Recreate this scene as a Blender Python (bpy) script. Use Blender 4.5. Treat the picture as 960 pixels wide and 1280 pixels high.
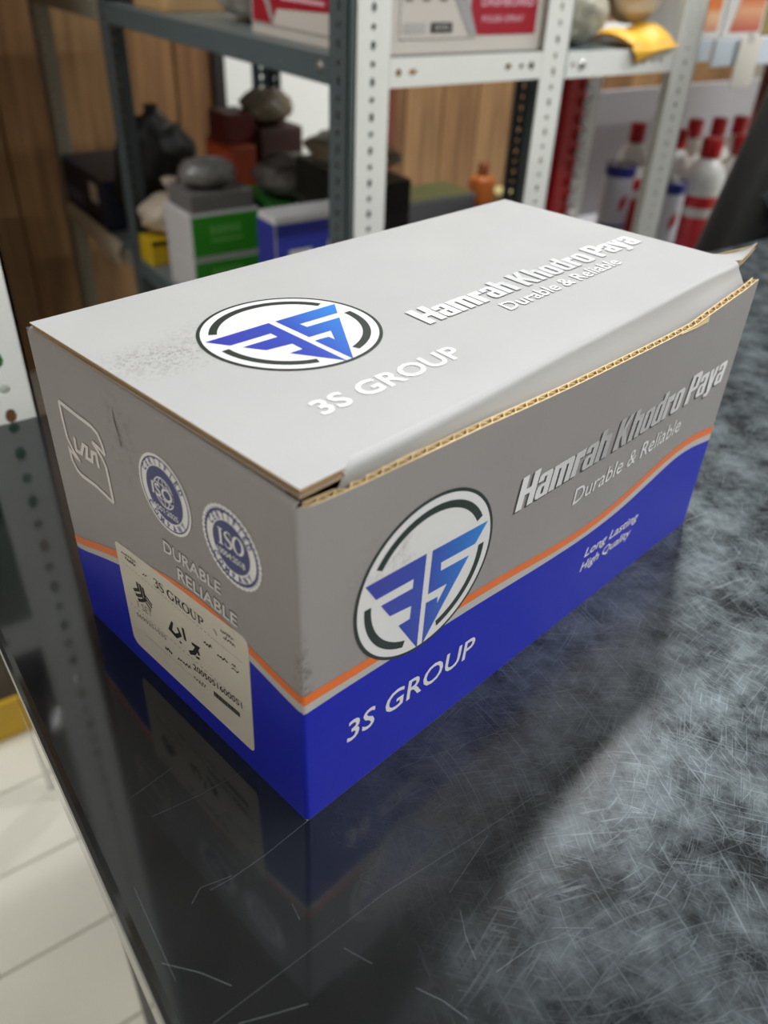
import bpy, bmesh, math, random
from mathutils import Vector, Matrix
from mathutils.geometry import tessellate_polygon
random.seed(7)
for o in list(bpy.data.objects): bpy.data.objects.remove(o)
SC = bpy.context.scene
COL = SC.collection

# ---------------------------------------------------------------- camera
cam_data = bpy.data.cameras.new('camera')
cam = bpy.data.objects.new('camera', cam_data); COL.objects.link(cam)
RIGHT = Vector((0.81773, -0.57428, 0.03889)); DOWN = Vector((-0.30692, -0.49218, -0.81459)); FWD = Vector((0.48694, 0.65418, -0.57873))
cam.matrix_world = Matrix(((RIGHT.x, -DOWN.x, -FWD.x, -0.076516), (RIGHT.y, -DOWN.y, -FWD.y, -0.138072),
                           (RIGHT.z, -DOWN.z, -FWD.z, 1.036630), (0, 0, 0, 1)))
cam_data.sensor_fit = 'VERTICAL'; cam_data.sensor_height = 36.0
cam_data.lens = 1016.69 * 36 / 1280
cam_data.clip_start = 0.01
cam_data.dof.use_dof = True; cam_data.dof.focus_distance = 0.287; cam_data.dof.aperture_fstop = 9.2
SC.camera = cam
# ---------------------------------------------------------------- world, exposure
w = bpy.data.worlds.new('world'); SC.world = w; w.use_nodes = True
w.node_tree.nodes['Background'].inputs[0].default_value = (0.75, 0.8, 0.85, 1)
w.node_tree.nodes['Background'].inputs[1].default_value = 0.15
SC.view_settings.view_transform = 'Standard'; SC.view_settings.look = 'None'
SC.view_settings.gamma = 1.0; SC.view_settings.use_curve_mapping = False
SC.view_settings.exposure = -0.06
LAMP_POWER = 26.0
CEIL_Z = 2.75
# tube lamps on the ceiling, some added as unseen fill: (x, y, length along x?, strength factor)
LAMPS = [(1.14, 1.0, 'X', 1.75), (1.3, -1.2, 'X', 1.85), (2.7, -0.3, 'X', 1.4), (-0.85, -0.9, 'X', .4), (-1.0, 1.05, 'Y', 1.15)]

# ================================================================= materials
def lin(c):
    return tuple(((v/255)/12.92 if v/255 <= .04045 else ((v/255+.055)/1.055)**2.4) for v in c)
MATS = {}
def mat(name, rgb, rough=.5, metal=0., spec=.5, noise=0., nscale=40., bump=0., bscale=200., emit=0., trans=0., coat=0., alpha=1.):
    if name in MATS: return MATS[name]
    m = bpy.data.materials.new(name); m.use_nodes = True
    nt = m.node_tree; b = nt.nodes['Principled BSDF']
    c = lin(rgb)
    b.inputs['Base Color'].default_value = (*c, 1); b.inputs['Roughness'].default_value = rough
    b.inputs['Metallic'].default_value = metal; b.inputs['Specular IOR Level'].default_value = spec
    b.inputs['Coat Weight'].default_value = coat; b.inputs['Alpha'].default_value = alpha
    if trans: b.inputs['Transmission Weight'].default_value = trans
    if emit:
        b.inputs['Emission Color'].default_value = (*c, 1); b.inputs['Emission Strength'].default_value = emit
    tc = nt.nodes.new('ShaderNodeTexCoord')
    if noise:
        n = nt.nodes.new('ShaderNodeTexNoise'); n.inputs['Scale'].default_value = nscale; n.inputs['Detail'].default_value = 5
        nt.links.new(tc.outputs['Object'], n.inputs['Vector'])
        mx = nt.nodes.new('ShaderNodeMix'); mx.data_type = 'RGBA'
        nt.links.new(n.outputs['Fac'], mx.inputs['Factor'])
        mx.inputs['A'].default_value = (*[max(0, v*(1-noise)) for v in c], 1)
        mx.inputs['B'].default_value = (*[min(1, v*(1+noise)) for v in c], 1)
        nt.links.new(mx.outputs['Result'], b.inputs['Base Color'])
    if bump:
        n2 = nt.nodes.new('ShaderNodeTexNoise'); n2.inputs['Scale'].default_value = bscale; n2.inputs['Detail'].default_value = 4
        nt.links.new(tc.outputs['Object'], n2.inputs['Vector'])
        bp = nt.nodes.new('ShaderNodeBump'); bp.inputs['Strength'].default_value = bump; bp.inputs['Distance'].default_value = .002
        nt.links.new(n2.outputs['Fac'], bp.inputs['Height']); nt.links.new(bp.outputs['Normal'], b.inputs['Normal'])
    MATS[name] = m
    return m
def gradient_mat(name, stops, rough=.35, metal=0., axis=0):
    if name in MATS: return MATS[name]
    m = bpy.data.materials.new(name); m.use_nodes = True; nt = m.node_tree; b = nt.nodes['Principled BSDF']
    b.inputs['Roughness'].default_value = rough; b.inputs['Metallic'].default_value = metal
    tc = nt.nodes.new('ShaderNodeTexCoord'); sp = nt.nodes.new('ShaderNodeSeparateXYZ'); rp = nt.nodes.new('ShaderNodeValToRGB')
    nt.links.new(tc.outputs['Generated'], sp.inputs[0]); nt.links.new(sp.outputs[axis], rp.inputs[0])
    els = rp.color_ramp.elements
    while len(els) < len(stops): els.new(.5)
    for e, (p, c) in zip(els, stops): e.position = p; e.color = (*lin(c), 1)
    nt.links.new(rp.outputs[0], b.inputs['Base Color'])
    MATS[name] = m; return m

def smudge_mat(name, rgb, spots, rough=.5, spec=.3, metal=.0):
    """printed silver board with worn dirty spots; spots: (x,y,z,radius_x,radius_z,amount,colour) in world metres"""
    m = bpy.data.materials.new(name); m.use_nodes = True; nt = m.node_tree; b = nt.nodes['Principled BSDF']
    L = nt.links.new
    b.inputs['Roughness'].default_value = rough; b.inputs['Specular IOR Level'].default_value = spec
    tc = nt.nodes.new('ShaderNodeTexCoord')
    c = lin(rgb)
    n = nt.nodes.new('ShaderNodeTexNoise'); n.inputs['Scale'].default_value = 30; n.inputs['Detail'].default_value = 6
    L(tc.outputs['Object'], n.inputs['Vector'])
    mx = nt.nodes.new('ShaderNodeMix'); mx.data_type = 'RGBA'; L(n.outputs['Fac'], mx.inputs['Factor'])
    mx.inputs['A'].default_value = (*[v*.94 for v in c], 1); mx.inputs['B'].default_value = (*[min(1, v*1.06) for v in c], 1)
    cur = mx.outputs['Result']
    for (p, radius, amount, colour, nsc) in spots:
        vm = nt.nodes.new('ShaderNodeVectorMath'); vm.operation = 'SUBTRACT'; L(tc.outputs['Object'], vm.inputs[0]); vm.inputs[1].default_value = p
        dv = nt.nodes.new('ShaderNodeVectorMath'); dv.operation = 'DIVIDE'; L(vm.outputs[0], dv.inputs[0]); dv.inputs[1].default_value = radius
        ln = nt.nodes.new('ShaderNodeVectorMath'); ln.operation = 'LENGTH'; L(dv.outputs[0], ln.inputs[0])
        mr = nt.nodes.new('ShaderNodeMapRange'); mr.inputs[1].default_value = 1.0; mr.inputs[2].default_value = 0.2; L(ln.outputs['Value'], mr.inputs[0])
        nn = nt.nodes.new('ShaderNodeTexNoise'); nn.inputs['Scale'].default_value = nsc; nn.inputs['Detail'].default_value = 8; nn.inputs['Roughness'].default_value = .75
        L(tc.outputs['Object'], nn.inputs['Vector'])
        mr2 = nt.nodes.new('ShaderNodeMapRange'); mr2.inputs[1].default_value = .48; mr2.inputs[2].default_value = .68; L(nn.outputs['Fac'], mr2.inputs[0])
        mu = nt.nodes.new('ShaderNodeMath'); mu.operation = 'MULTIPLY'; L(mr.outputs[0], mu.inputs[0]); L(mr2.outputs[0], mu.inputs[1])
        mu2 = nt.nodes.new('ShaderNodeMath'); mu2.operation = 'MULTIPLY'; L(mu.outputs[0], mu2.inputs[0]); mu2.inputs[1].default_value = amount
        m2 = nt.nodes.new('ShaderNodeMix'); m2.data_type = 'RGBA'; L(mu2.outputs[0], m2.inputs['Factor']); L(cur, m2.inputs['A'])
        m2.inputs['B'].default_value = (*lin(colour), 1); cur = m2.outputs['Result']
    L(cur, b.inputs['Base Color']); b.inputs['Metallic'].default_value = metal
    MATS[name] = m; return m

# ================================================================= mesh helper
class MB:
    def __init__(s): s.v = []; s.f = []; s.smooth = False
    def face(s, pts):
        i = len(s.v); s.v += [tuple(p) for p in pts]; s.f.append(tuple(range(i, i+len(pts)))); return s
    def quad(s, a, b, c, d): return s.face((a, b, c, d))
    def box(s, x0, x1, y0, y1, z0, z1, M=None):
        P = [Vector(p) for p in ((x0,y0,z0),(x1,y0,z0),(x1,y1,z0),(x0,y1,z0),(x0,y0,z1),(x1,y0,z1),(x1,y1,z1),(x0,y1,z1))]
        if M: P = [M @ p for p in P]
        i = len(s.v); s.v += [tuple(p) for p in P]
        for q in ((0,3,2,1),(4,5,6,7),(0,1,5,4),(1,2,6,5),(2,3,7,6),(3,0,4,7)): s.f.append(tuple(i+k for k in q))
        return s
    def bbox(s, x0, x1, y0, y1, z0, z1, r=.003, seg=2, M=None):
        bm = bmesh.new(); bmesh.ops.create_cube(bm, size=1)
        for v in bm.verts: v.co = Vector(((x0+x1)/2+v.co.x*(x1-x0), (y0+y1)/2+v.co.y*(y1-y0), (z0+z1)/2+v.co.z*(z1-z0)))
        bmesh.ops.bevel(bm, geom=list(bm.edges), offset=r, segments=seg, affect='EDGES', profile=.5)
        s.add_bm(bm, M); return s
    def add_bm(s, bm, M=None):
        i = len(s.v); bm.verts.ensure_lookup_table()
        s.v += [tuple(M @ v.co) if M else tuple(v.co) for v in bm.verts]
        s.f += [tuple(i+v.index for v in f.verts) for f in bm.faces]; bm.free()
    def grid(s, fn, nu, nv):
        i = len(s.v)
        for a in range(nu+1):
            for b in range(nv+1): s.v.append(tuple(fn(a/nu, b/nv)))
        for a in range(nu):
            for b in range(nv):
                k = i+a*(nv+1)+b; s.f.append((k, k+nv+1, k+nv+2, k+1))
        return s
    def lathe(s, prof, c, n=24, M=None):
        i = len(s.v); c = Vector(c)
        for (r, z) in prof:
            for k in range(n):
                a = 2*math.pi*k/n; p = Vector((r*math.cos(a), r*math.sin(a), z))
                s.v.append(tuple((M @ p if M else p)+c))
        for j in range(len(prof)-1):
            for k in range(n):
                a = i+j*n+k; b = i+j*n+(k+1) % n; s.f.append((a, b, b+n, a+n))
        return s
    def tube(s, pts, r, n=8):
        pts = [Vector(p) for p in pts]; i = len(s.v)
        for j, p in enumerate(pts):
            d = (pts[min(j+1, len(pts)-1)]-pts[max(j-1, 0)]).normalized()
            a = d.orthogonal().normalized(); b = d.cross(a)
            for k in range(n):
                t = 2*math.pi*k/n; s.v.append(tuple(p+a*r*math.cos(t)+b*r*math.sin(t)))
        for j in range(len(pts)-1):
            for k in range(n):
                a = i+j*n+k; b = i+j*n+(k+1) % n; s.f.append((a, b, b+n, a+n))
        s.f.append(tuple(i+k for k in range(n))[::-1]); s.f.append(tuple(i+(len(pts)-1)*n+k for k in range(n)))
        return s
    def build(s, name, m, parent=None, smooth=None, bevel=0.):
        root = parent
        while root is not None and root.parent is not None: root = root.parent
        off = Vector(root.location) if root is not None else Vector((0, 0, 0))
        me = bpy.data.meshes.new(name)
        me.from_pydata([tuple(Vector(p)-off) for p in s.v], [], s.f); me.update()
        me.materials.append(m)
        o = bpy.data.objects.new(name, me); COL.objects.link(o)
        if parent is not None: o.parent = parent
        if smooth if smooth is not None else s.smooth:
            for p in me.polygons: p.use_smooth = True
        return o
def tag(o, label=None, cat=None, group=None, kind=None):
    if label: o['label'] = label
    if cat: o['category'] = cat
    if group: o['group'] = group
    if kind: o['kind'] = kind
    return o
def thing(name, loc, label, cat, group=None):
    o = bpy.data.objects.new(name, None); COL.objects.link(o); o.location = loc; o.empty_display_size = .02
    return tag(o, label, cat, group)
def struct(o, label=None): return tag(o, label, None, None, 'structure')

# ================================================================= room
ROOM = (-1.7, 3.4, -2.0, 2.12)
floor_base = MB().box(ROOM[0], ROOM[1], ROOM[2], ROOM[3], -.06, -.004).build('floor', mat('floor_grout', (160, 150, 132), .7, noise=.1, nscale=20))
struct(floor_base, 'cream stone tile floor')
def tile_mat():
    m = mat('floor_tile', (244, 241, 228), .35, noise=.10, nscale=6)
    return m
TM = tile_mat()
tile_mesh = None
k = 0
for r in range(-3, 9):
    y0 = .36+.131*r
    for c in range(-2, 2):
        x0 = -.62+.42*c + (.17 if r % 2 else 0)
        b = MB().bbox(0, .417, 0, .1285, -.006, 0, .0012, 1) if tile_mesh is None else None
        if b:
            t = b.build('tile', TM); tile_mesh = t.data
        else:
            t = bpy.data.objects.new('tile', tile_mesh); COL.objects.link(t)
        t.location = (x0+.30, y0, 0.0); t.parent = floor_base
rest = MB()
rest.box(ROOM[0], -1.0, ROOM[2], ROOM[3], -.01, -.0005).box(1.2, ROOM[1], ROOM[2], ROOM[3], -.01, -.0005).box(-1.0, 1.2, ROOM[2], -.04, -.01, -.0005).box(-1.0, 1.2, 1.54, ROOM[3], -.01, -.0005)
rest.build('floor_tile_field', TM, floor_base)
ceil = struct(MB().box(ROOM[0], ROOM[1], ROOM[2], ROOM[3], CEIL_Z, CEIL_Z+.05).build('ceiling', mat('ceiling_paint', (168, 169, 168), .8)), 'white painted ceiling')
WALLP = mat('wall_paint', (176, 172, 164), .8, noise=.04, nscale=3)
struct(MB().box(ROOM[0]-.05, ROOM[0], ROOM[2], ROOM[3], 0, CEIL_Z).build('wall_left', mat('wall_side_paint', (150, 146, 138), .7, noise=.05, nscale=5)), 'pale painted side wall')
struct(MB().box(ROOM[1], ROOM[1]+.05, ROOM[2], ROOM[3], 0, CEIL_Z).build('wall_right', WALLP))
struct(MB().box(ROOM[0], ROOM[1], ROOM[2]-.05, ROOM[2], 0, CEIL_Z).build('wall_front', WALLP))
wb = struct(MB().box(ROOM[0], ROOM[1], ROOM[3], ROOM[3]+.05, 0, CEIL_Z).build('wall_back', mat('wall_backing', (60, 42, 28), .8)), 'back wall clad in brown wood planks')
def wood_mat(name, a, b_):
    m = bpy.data.materials.new(name); m.use_nodes = True; nt = m.node_tree; b = nt.nodes['Principled BSDF']; L = nt.links.new
    tc = nt.nodes.new('ShaderNodeTexCoord'); mp = nt.nodes.new('ShaderNodeMapping'); mp.inputs['Scale'].default_value = (22, 22, 1.6)
    n = nt.nodes.new('ShaderNodeTexNoise'); n.inputs['Scale'].default_value = 1.6; n.inputs['Detail'].default_value = 6
    rp = nt.nodes.new('ShaderNodeValToRGB'); rp.color_ramp.elements[0].color = (*lin(a), 1); rp.color_ramp.elements[1].color = (*lin(b_), 1)
    rp.color_ramp.elements[0].position = .3; rp.color_ramp.elements[1].position = .7
    L(tc.outputs['Object'], mp.inputs[0]); L(mp.outputs[0], n.inputs['Vector']); L(n.outputs['Fac'], rp.inputs[0]); L(rp.outputs[0], b.inputs['Base Color'])
    b.inputs['Roughness'].default_value = .45
    return m
WOODS = [wood_mat('wood_a', (104, 72, 44), (150, 112, 72)), wood_mat('wood_b', (92, 60, 36), (136, 98, 62)), wood_mat('wood_c', (116, 84, 52), (160, 124, 84))]
pm = []
for i in range(3):
    pm.append(MB().bbox(-.0735, .0735, -.012, 0, .0, CEIL_Z, .003, 1))
meshes = []
for i in range(3):
    o = pm[i].build('plank', WOODS[i]); meshes.append(o.data); bpy.data.objects.remove(o)
x = ROOM[0]+.08; i = 0
while x < ROOM[1]-.05:
    o = bpy.data.objects.new('plank', meshes[(i*7+i//3) % 3]); COL.objects.link(o); o.location = (x, ROOM[3], 0); o.parent = wb
    x += .15; i += 1
# reddish door frame and white board on the back wall
tr = struct(MB().bbox(1.44, 1.54, 2.07, 2.106, 0, 2.0, .004).build('trim_1', mat('red_wood', (104, 52, 34), .5, noise=.15, nscale=10)), 'reddish wooden upright on the plank wall')
wbd = thing('white_board', (1.16, 2.09, .3), 'bright white panel on the back wall seen through the grey rack', 'panel')
MB().bbox(.985, 1.40, 2.088, 2.106, .30, 1.15, .003).build('board', mat('board_white', (236, 236, 230), .45), wbd)
f = MB()
f.box(.955, .985, 2.085, 2.106, .28, 1.17).box(1.40, 1.42, 2.085, 2.106, .28, 1.17).box(.985, 1.40, 2.085, 2.106, 1.15, 1.17).box(.985, 1.40, 2.085, 2.106, .28, .30)
f.build('frame', mat('dark_frame', (32, 30, 28), .5), wbd)

# ================================================================= ceiling lamps
for i, (lx, ly, ax, k) in enumerate(LAMPS):
    ln = .6
    lab = ['tube lamp over the racks behind the counter', 'tube lamp over the shop front, added to light the front faces', 'tube lamp near the right wall', 'tube lamp over the left front corner, added to light the side face', 'tube lamp beyond the near-left rack, added to brighten the floor'][i]  # front, left corner and aisle lamps are unseen fill added for brightness
    t = thing('ceiling_lamp', (lx, ly, CEIL_Z), 'white '+lab, 'lamp', 'ceiling tube lamps')
    dx, dy = (ln, 0) if ax == 'X' else (0, ln)
    MB().bbox(lx-dx-.02-.05*(ax != 'X'), lx+dx+.02+.05*(ax != 'X'), ly-dy-.02-.05*(ax == 'X'), ly+dy+.02+.05*(ax == 'X'), CEIL_Z-.05, CEIL_Z, .004).build('housing', mat('lamp_housing', (225, 225, 222), .4), t)
    for s_ in (-.03, .03):
        sx, sy = (0, s_) if ax == 'X' else (s_, 0)
        MB().tube([(lx-dx+sx, ly-dy+sy, CEIL_Z-.068), (lx+dx+sx, ly+dy+sy, CEIL_Z-.068)], .014, 10).build('tube', mat('lamp_tube', (255, 252, 244), .3, emit=4.0), t)
    ld = bpy.data.lights.new('lamp_light', 'AREA'); ld.shape = 'RECTANGLE'; ld.size = 2*ln; ld.size_y = .08; ld.energy = LAMP_POWER*k
    ld.color = (.945, .98, 1.0)
    lo = bpy.data.objects.new('lamp_light', ld); COL.objects.link(lo); lo.location = (0, 0, -.09); lo.rotation_euler = (0, 0, 0 if ax == 'X' else math.pi/2); lo.parent = t

# ================================================================= counter
def counter_mat():
    m = bpy.data.materials.new('black_lacquer'); m.use_nodes = True; nt = m.node_tree; b = nt.nodes['Principled BSDF']; L = nt.links.new
    N = nt.nodes.new
    tc = N('ShaderNodeTexCoord')
    # mottled haze of fine wear
    n1 = N('ShaderNodeTexNoise'); n1.inputs['Scale'].default_value = 44; n1.inputs['Detail'].default_value = 9; n1.inputs['Roughness'].default_value = .72
    L(tc.outputs['Object'], n1.inputs['Vector'])
    r1 = N('ShaderNodeMapRange'); r1.inputs[1].default_value = .38; r1.inputs[2].default_value = .64; L(n1.outputs['Fac'], r1.inputs[0])
    # fine scratches: three stretched noises at different angles, distorted
    acc = None
    for ang, sx, sy, lo, hi in ((.35, 1500, 48, .59, .74), (1.25, 1700, 60, .60, .74), (2.35, 1300, 40, .59, .74), (-.5, 1800, 66, .60, .75), (1.8, 1100, 24, .62, .76)):
        dn = N('ShaderNodeTexNoise'); dn.inputs['Scale'].default_value = 5+ang; dn.inputs['Detail'].default_value = 1; L(tc.outputs['Object'], dn.inputs['Vector'])
        ad = N('ShaderNodeVectorMath'); ad.operation = 'MULTIPLY_ADD'; L(dn.outputs['Color'], ad.inputs[0]); ad.inputs[1].default_value = (.12, .12, 0); L(tc.outputs['Object'], ad.inputs[2])
        vr = N('ShaderNodeVectorRotate'); vr.rotation_type = 'Z_AXIS'; vr.inputs['Angle'].default_value = ang; L(ad.outputs[0], vr.inputs['Vector'])
        mp = N('ShaderNodeMapping'); mp.inputs['Scale'].default_value = (sx, sy, 1); L(vr.outputs[0], mp.inputs[0])
        n = N('ShaderNodeTexNoise'); n.inputs['Scale'].default_value = 1; n.inputs['Detail'].default_value = 2; L(mp.outputs[0], n.inputs['Vector'])
        r = N('ShaderNodeMapRange'); r.inputs[1].default_value = lo; r.inputs[2].default_value = hi; L(n.outputs['Fac'], r.inputs[0])
        if acc is None: acc = r.outputs[0]
        else:
            a = N('ShaderNodeMath'); a.operation = 'MAXIMUM'; L(acc, a.inputs[0]); L(r.outputs[0], a.inputs[1]); acc = a.outputs[0]
    # wear concentrated away from the left edge of the counter
    sp = N('ShaderNodeSeparateXYZ'); L(tc.outputs['Object'], sp.inputs[0])
    g = N('ShaderNodeMapRange'); g.inputs[1].default_value = -.60; g.inputs[2].default_value = -.45; g.inputs[3].default_value = .06; g.inputs[4].default_value = 1; L(sp.outputs['X'], g.inputs[0])
    wear = N('ShaderNodeMath'); wear.operation = 'MULTIPLY'; L(r1.outputs[0], wear.inputs[0]); L(g.outputs[0], wear.inputs[1])
    sc = N('ShaderNodeMath'); sc.operation = 'MULTIPLY'; L(acc, sc.inputs[0]); L(g.outputs[0], sc.inputs[1])
    # scratched layer: broad gloss
    rg = N('ShaderNodeMapRange'); rg.inputs[1].default_value = -.63; rg.inputs[2].default_value = -.53; rg.inputs[3].default_value = .08; rg.inputs[4].default_value = .21; L(sp.outputs['X'], rg.inputs[0])
    cw = N('ShaderNodeMapRange'); cw.inputs[1].default_value = -.64; cw.inputs[2].default_value = -.55; cw.inputs[3].default_value = .35; cw.inputs[4].default_value = .0; L(sp.outputs['X'], cw.inputs[0])
    L(cw.outputs[0], b.inputs['Coat Weight']); b.inputs['Coat Roughness'].default_value = .05; b.inputs['Coat IOR'].default_value = 1.6
    L(rg.outputs[0], b.inputs['Roughness'])
    b.inputs['Base Color'].default_value = (*lin((17, 21, 24)), 1); b.inputs['IOR'].default_value = 1.56
    b2 = N('ShaderNodeBsdfPrincipled'); b2.inputs['Base Color'].default_value = (*lin((128, 137, 141)), 1); b2.inputs['Roughness'].default_value = .42; b2.inputs['Metallic'].default_value = .85
    b2.inputs['Specular IOR Level'].default_value = .8
    tot = N('ShaderNodeMath'); tot.operation = 'MULTIPLY_ADD'; L(wear.outputs[0], tot.inputs[0]); tot.inputs[1].default_value = .62
    s2 = N('ShaderNodeMath'); s2.operation = 'MULTIPLY'; L(sc.outputs[0], s2.inputs[0]); s2.inputs[1].default_value = .45; L(s2.outputs[0], tot.inputs[2])
    cl = N('ShaderNodeClamp'); L(tot.outputs[0], cl.inputs[0])
    ms = N('ShaderNodeMixShader'); L(cl.outputs[0], ms.inputs[0]); L(b.outputs[0], ms.inputs[1]); L(b2.outputs[0], ms.inputs[2])
    L(ms.outputs[0], nt.nodes['Material Output'].inputs['Surface'])
    return m
ct = thing('counter', (0.6, 0.0, 0), 'black glossy shop counter with a scratched top under the carton', 'counter')
CX0, CX1, CY0, CY1, CZ = -.061, 1.7, -.75, .318, .80
MB().bbox(CX0, CX1, CY0, CY1, CZ-.028, CZ, .0035, 3).build('counter_top', counter_mat(), ct, smooth=False)
MB().box(CX0+.03, CX1-.03, CY0+.03, CY1-.03, .0, CZ-.028).build('counter_body', mat('counter_body', (30, 32, 34), .5), ct)
def strip(mb, pts, w, z):
    for a, b_ in zip(pts[:-1], pts[1:]):
        a = Vector((a[0], a[1], z)); b_ = Vector((b_[0], b_[1], z)); d = (b_-a).normalized(); n = Vector((-d.y, d.x, 0))*w/2
        mb.quad(a-n, b_-n, b_+n, a+n)
SCRATCHES = [
    ( [(0.0053, 0.0009), (-0.0163, -0.0029), (-0.0279, -0.004), (-0.0352, -0.0038)] , 0.0003 ),
    ( [(0.0748, -0.0341), (0.0422, -0.0345), (0.0079, -0.0338), (-0.0214, -0.0361), (-0.0503, -0.038)] , 0.00028 ),
    ( [(0.0473, -0.0365), (0.0247, -0.0447)] , 0.0003 ),
    ( [(-0.0535, 0.0094), (-0.0538, -0.0049), (-0.054, -0.017), (-0.054, -0.0226)] , 0.0003 ),
    ( [(-0.0554, -0.0158), (-0.0476, -0.0241), (-0.042, -0.032)] , 0.0005 ),
    ( [(-0.0448, -0.0417), (-0.0353, -0.0451), (-0.027, -0.0478)] , 0.0005 ),
    ( [(-0.0399, 0.0294), (-0.0235, 0.0284), (-0.0076, 0.0289)] , 0.00022 ),
    ( [(0.0715, -0.0401), (0.0806, -0.0509), (0.0854, -0.0639), (0.0884, -0.0776)] , 0.0003 ),
    ( [(-0.0003, -0.0609), (0.0039, -0.068), (0.0065, -0.0751)] , 0.0004 ),
    ( [(0.024, -0.0506), (0.0203, -0.0576), (0.0184, -0.0645)] , 0.00035 ),
    ( [(0.0494, -0.067), (0.0466, -0.0724), (0.0447, -0.0782)] , 0.0003 ),
    ( [(0.1065, -0.0464), (0.1008, -0.0516), (0.0957, -0.0547)] , 0.0004 ),
    ( [(0.0717, -0.082), (0.083, -0.0788), (0.0951, -0.0755)] , 0.0003 ),
    ( [(0.1058, -0.0947), (0.1014, -0.1019)] , 0.0005 ),
    ( [(0.043, -0.07), (0.0533, -0.077)] , 0.0004 ),
    ( [(0.0493, -0.0531), (0.0564, -0.0566), (0.0641, -0.0595)] , 0.0004 ),
    ( [(-0.044, 0.0397), (-0.0269, 0.0436)] , 0.0002 ),
    ( [(-0.0413, -0.0047), (-0.0372, -0.0015), (-0.0275, -0.0033)] , 0.0003 ),
    ( [(-0.0109, -0.0407), (-0.0067, -0.0488)] , 0.0004 ),
    ( [(-0.0167, -0.0212), (-0.0172, -0.0267)] , 0.0003 ),
    ( [(0.3359, 0.1175), (0.3216, 0.0973), (0.314, 0.0857)] , 0.0004 ),
    ( [(0.1221, 0.0053), (0.1491, 0.0042)] , 0.0002 ),
    ( [(0.0388, 0.0003), (0.0875, -0.0084)] , 0.0002 ),
    ( [(0.2571, 0.0373), (0.3012, 0.0444)] , 0.0003 ),
    ( [(0.021, -0.0702), (0.0358, -0.0708), (0.043, -0.0734)] , 0.0003 ),
]
SCM = mat('scratch_grey', (104, 110, 112), .5)
for pts, wd in SCRATCHES:
    mb = MB(); strip(mb, pts, wd*.3, CZ+.00008); mb.build('scratch', SCM, ct)

# ================================================================= main carton
B0=Vector((0.00114,8e-05,.8));B1=Vector((0.24568,0.04155,.8));B2=Vector((-0.02297,0.13427,.8));B3=Vector((0.22157,0.17573,.8))
T0=Vector((-0.00026,8e-05,0.92605));T1=Vector((0.24636,0.04172,0.92551));T2=Vector((-0.02379,0.13494,0.92655));T3=Vector((0.22418,0.17576,0.92614))
L0=Vector((0.00113,-0.00032,0.93054));L1=Vector((0.24499,0.04493,0.93084));L2=Vector((-0.02266,0.13403,0.92832));L3=Vector((0.22418,0.17576,0.92914))
NF=Vector((0.1672,-0.9859,0.0019)).normalized(); NL=(T2-B0).cross(B2-T0).normalized()
if NL.x > 0: NL = -NL
def bil(a,b,c,d,s,t): return (a*(1-s)+b*s)*(1-t)+(c*(1-s)+d*s)*t
def Ffn(u, v):
    s = u/250; t = v/127
    return bil(B0,B1,T0,T1,s,t)+NF*(.0035*max(0,t)**2*math.sin(math.pi*min(max(s,0),1)))
def Lfn(u, v): return bil(B0,B2,T0,T2,u/136.5,v/126.5)
RC = 1.6
def FP(u, v, off=0.):      # front face, rounded at the near vertical edge
    if u >= RC: return Ffn(u, v)+NF*off/1000
    a = (max(u, -RC)+RC)/(2*RC); p = Lfn(RC, v*126.5/127)*(1-a)**2+bil(B0,B0,T0,T0,0,v/127)*2*a*(1-a)+Ffn(RC, v)*a*a
    return p+(NL*(1-a)+NF*a).normalized()*off/1000
def LP(u, v, off=0.):
    if u >= RC: return Lfn(u, v)+NL*off/1000
    return FP(-u, v*127/126.5, off)
NT = Vector((0,0,1))
def TP(u, v, off=0.):
    p = bil(L0,L1,L2,L3,u/250,v/136.5)
    return p+NT*off/1000
FACE = {'F': FP, 'L': LP, 'T': TP}
carton = thing('printed_carton', (0.11, 0.08, .8), 'large silver and blue printed cardboard carton standing on the black counter', 'carton')
SILVER_LIT = smudge_mat('silver_board_lit', (179, 178, 177), [(tuple(TP(17, 84)-Vector(carton.location)), (.024, .016, .02), 1.0, (96, 88, 84), 700),
                         (tuple(TP(42, 92)-Vector(carton.location)), (.026, .012, .02), .5, (110, 102, 98), 600)])  # same board as the sides, lightened to carry the light from above
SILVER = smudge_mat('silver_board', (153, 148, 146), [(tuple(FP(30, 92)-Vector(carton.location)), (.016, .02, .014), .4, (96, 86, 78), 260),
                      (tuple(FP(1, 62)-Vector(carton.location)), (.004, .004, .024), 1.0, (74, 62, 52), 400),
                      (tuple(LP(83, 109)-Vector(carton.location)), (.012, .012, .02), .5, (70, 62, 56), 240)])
KRAFT = mat('kraft', (222, 196, 150), .8, noise=.08, nscale=300)
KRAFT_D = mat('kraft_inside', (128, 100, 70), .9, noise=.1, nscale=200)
def interp(tab, x):
    if x <= tab[0][0]: return tab[0][1]
    for (a, b_), (c, d) in zip(tab[:-1], tab[1:]):
        if x <= c: return b_+(d-b_)*(x-a)/(c-a)
    return tab[-1][1]
VT = [(0,126.6),(1.5,125.9),(3.2,124.9),(10,124.4),(23,124.2),(40,124.4),(66,124.5),(109,123.4),(141,122.8),(175,121.9),(195,121.6),(207,122.9),(225,124.4),(238,125.4),(246,126.4),(250,127)]
TH = 2.9
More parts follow.
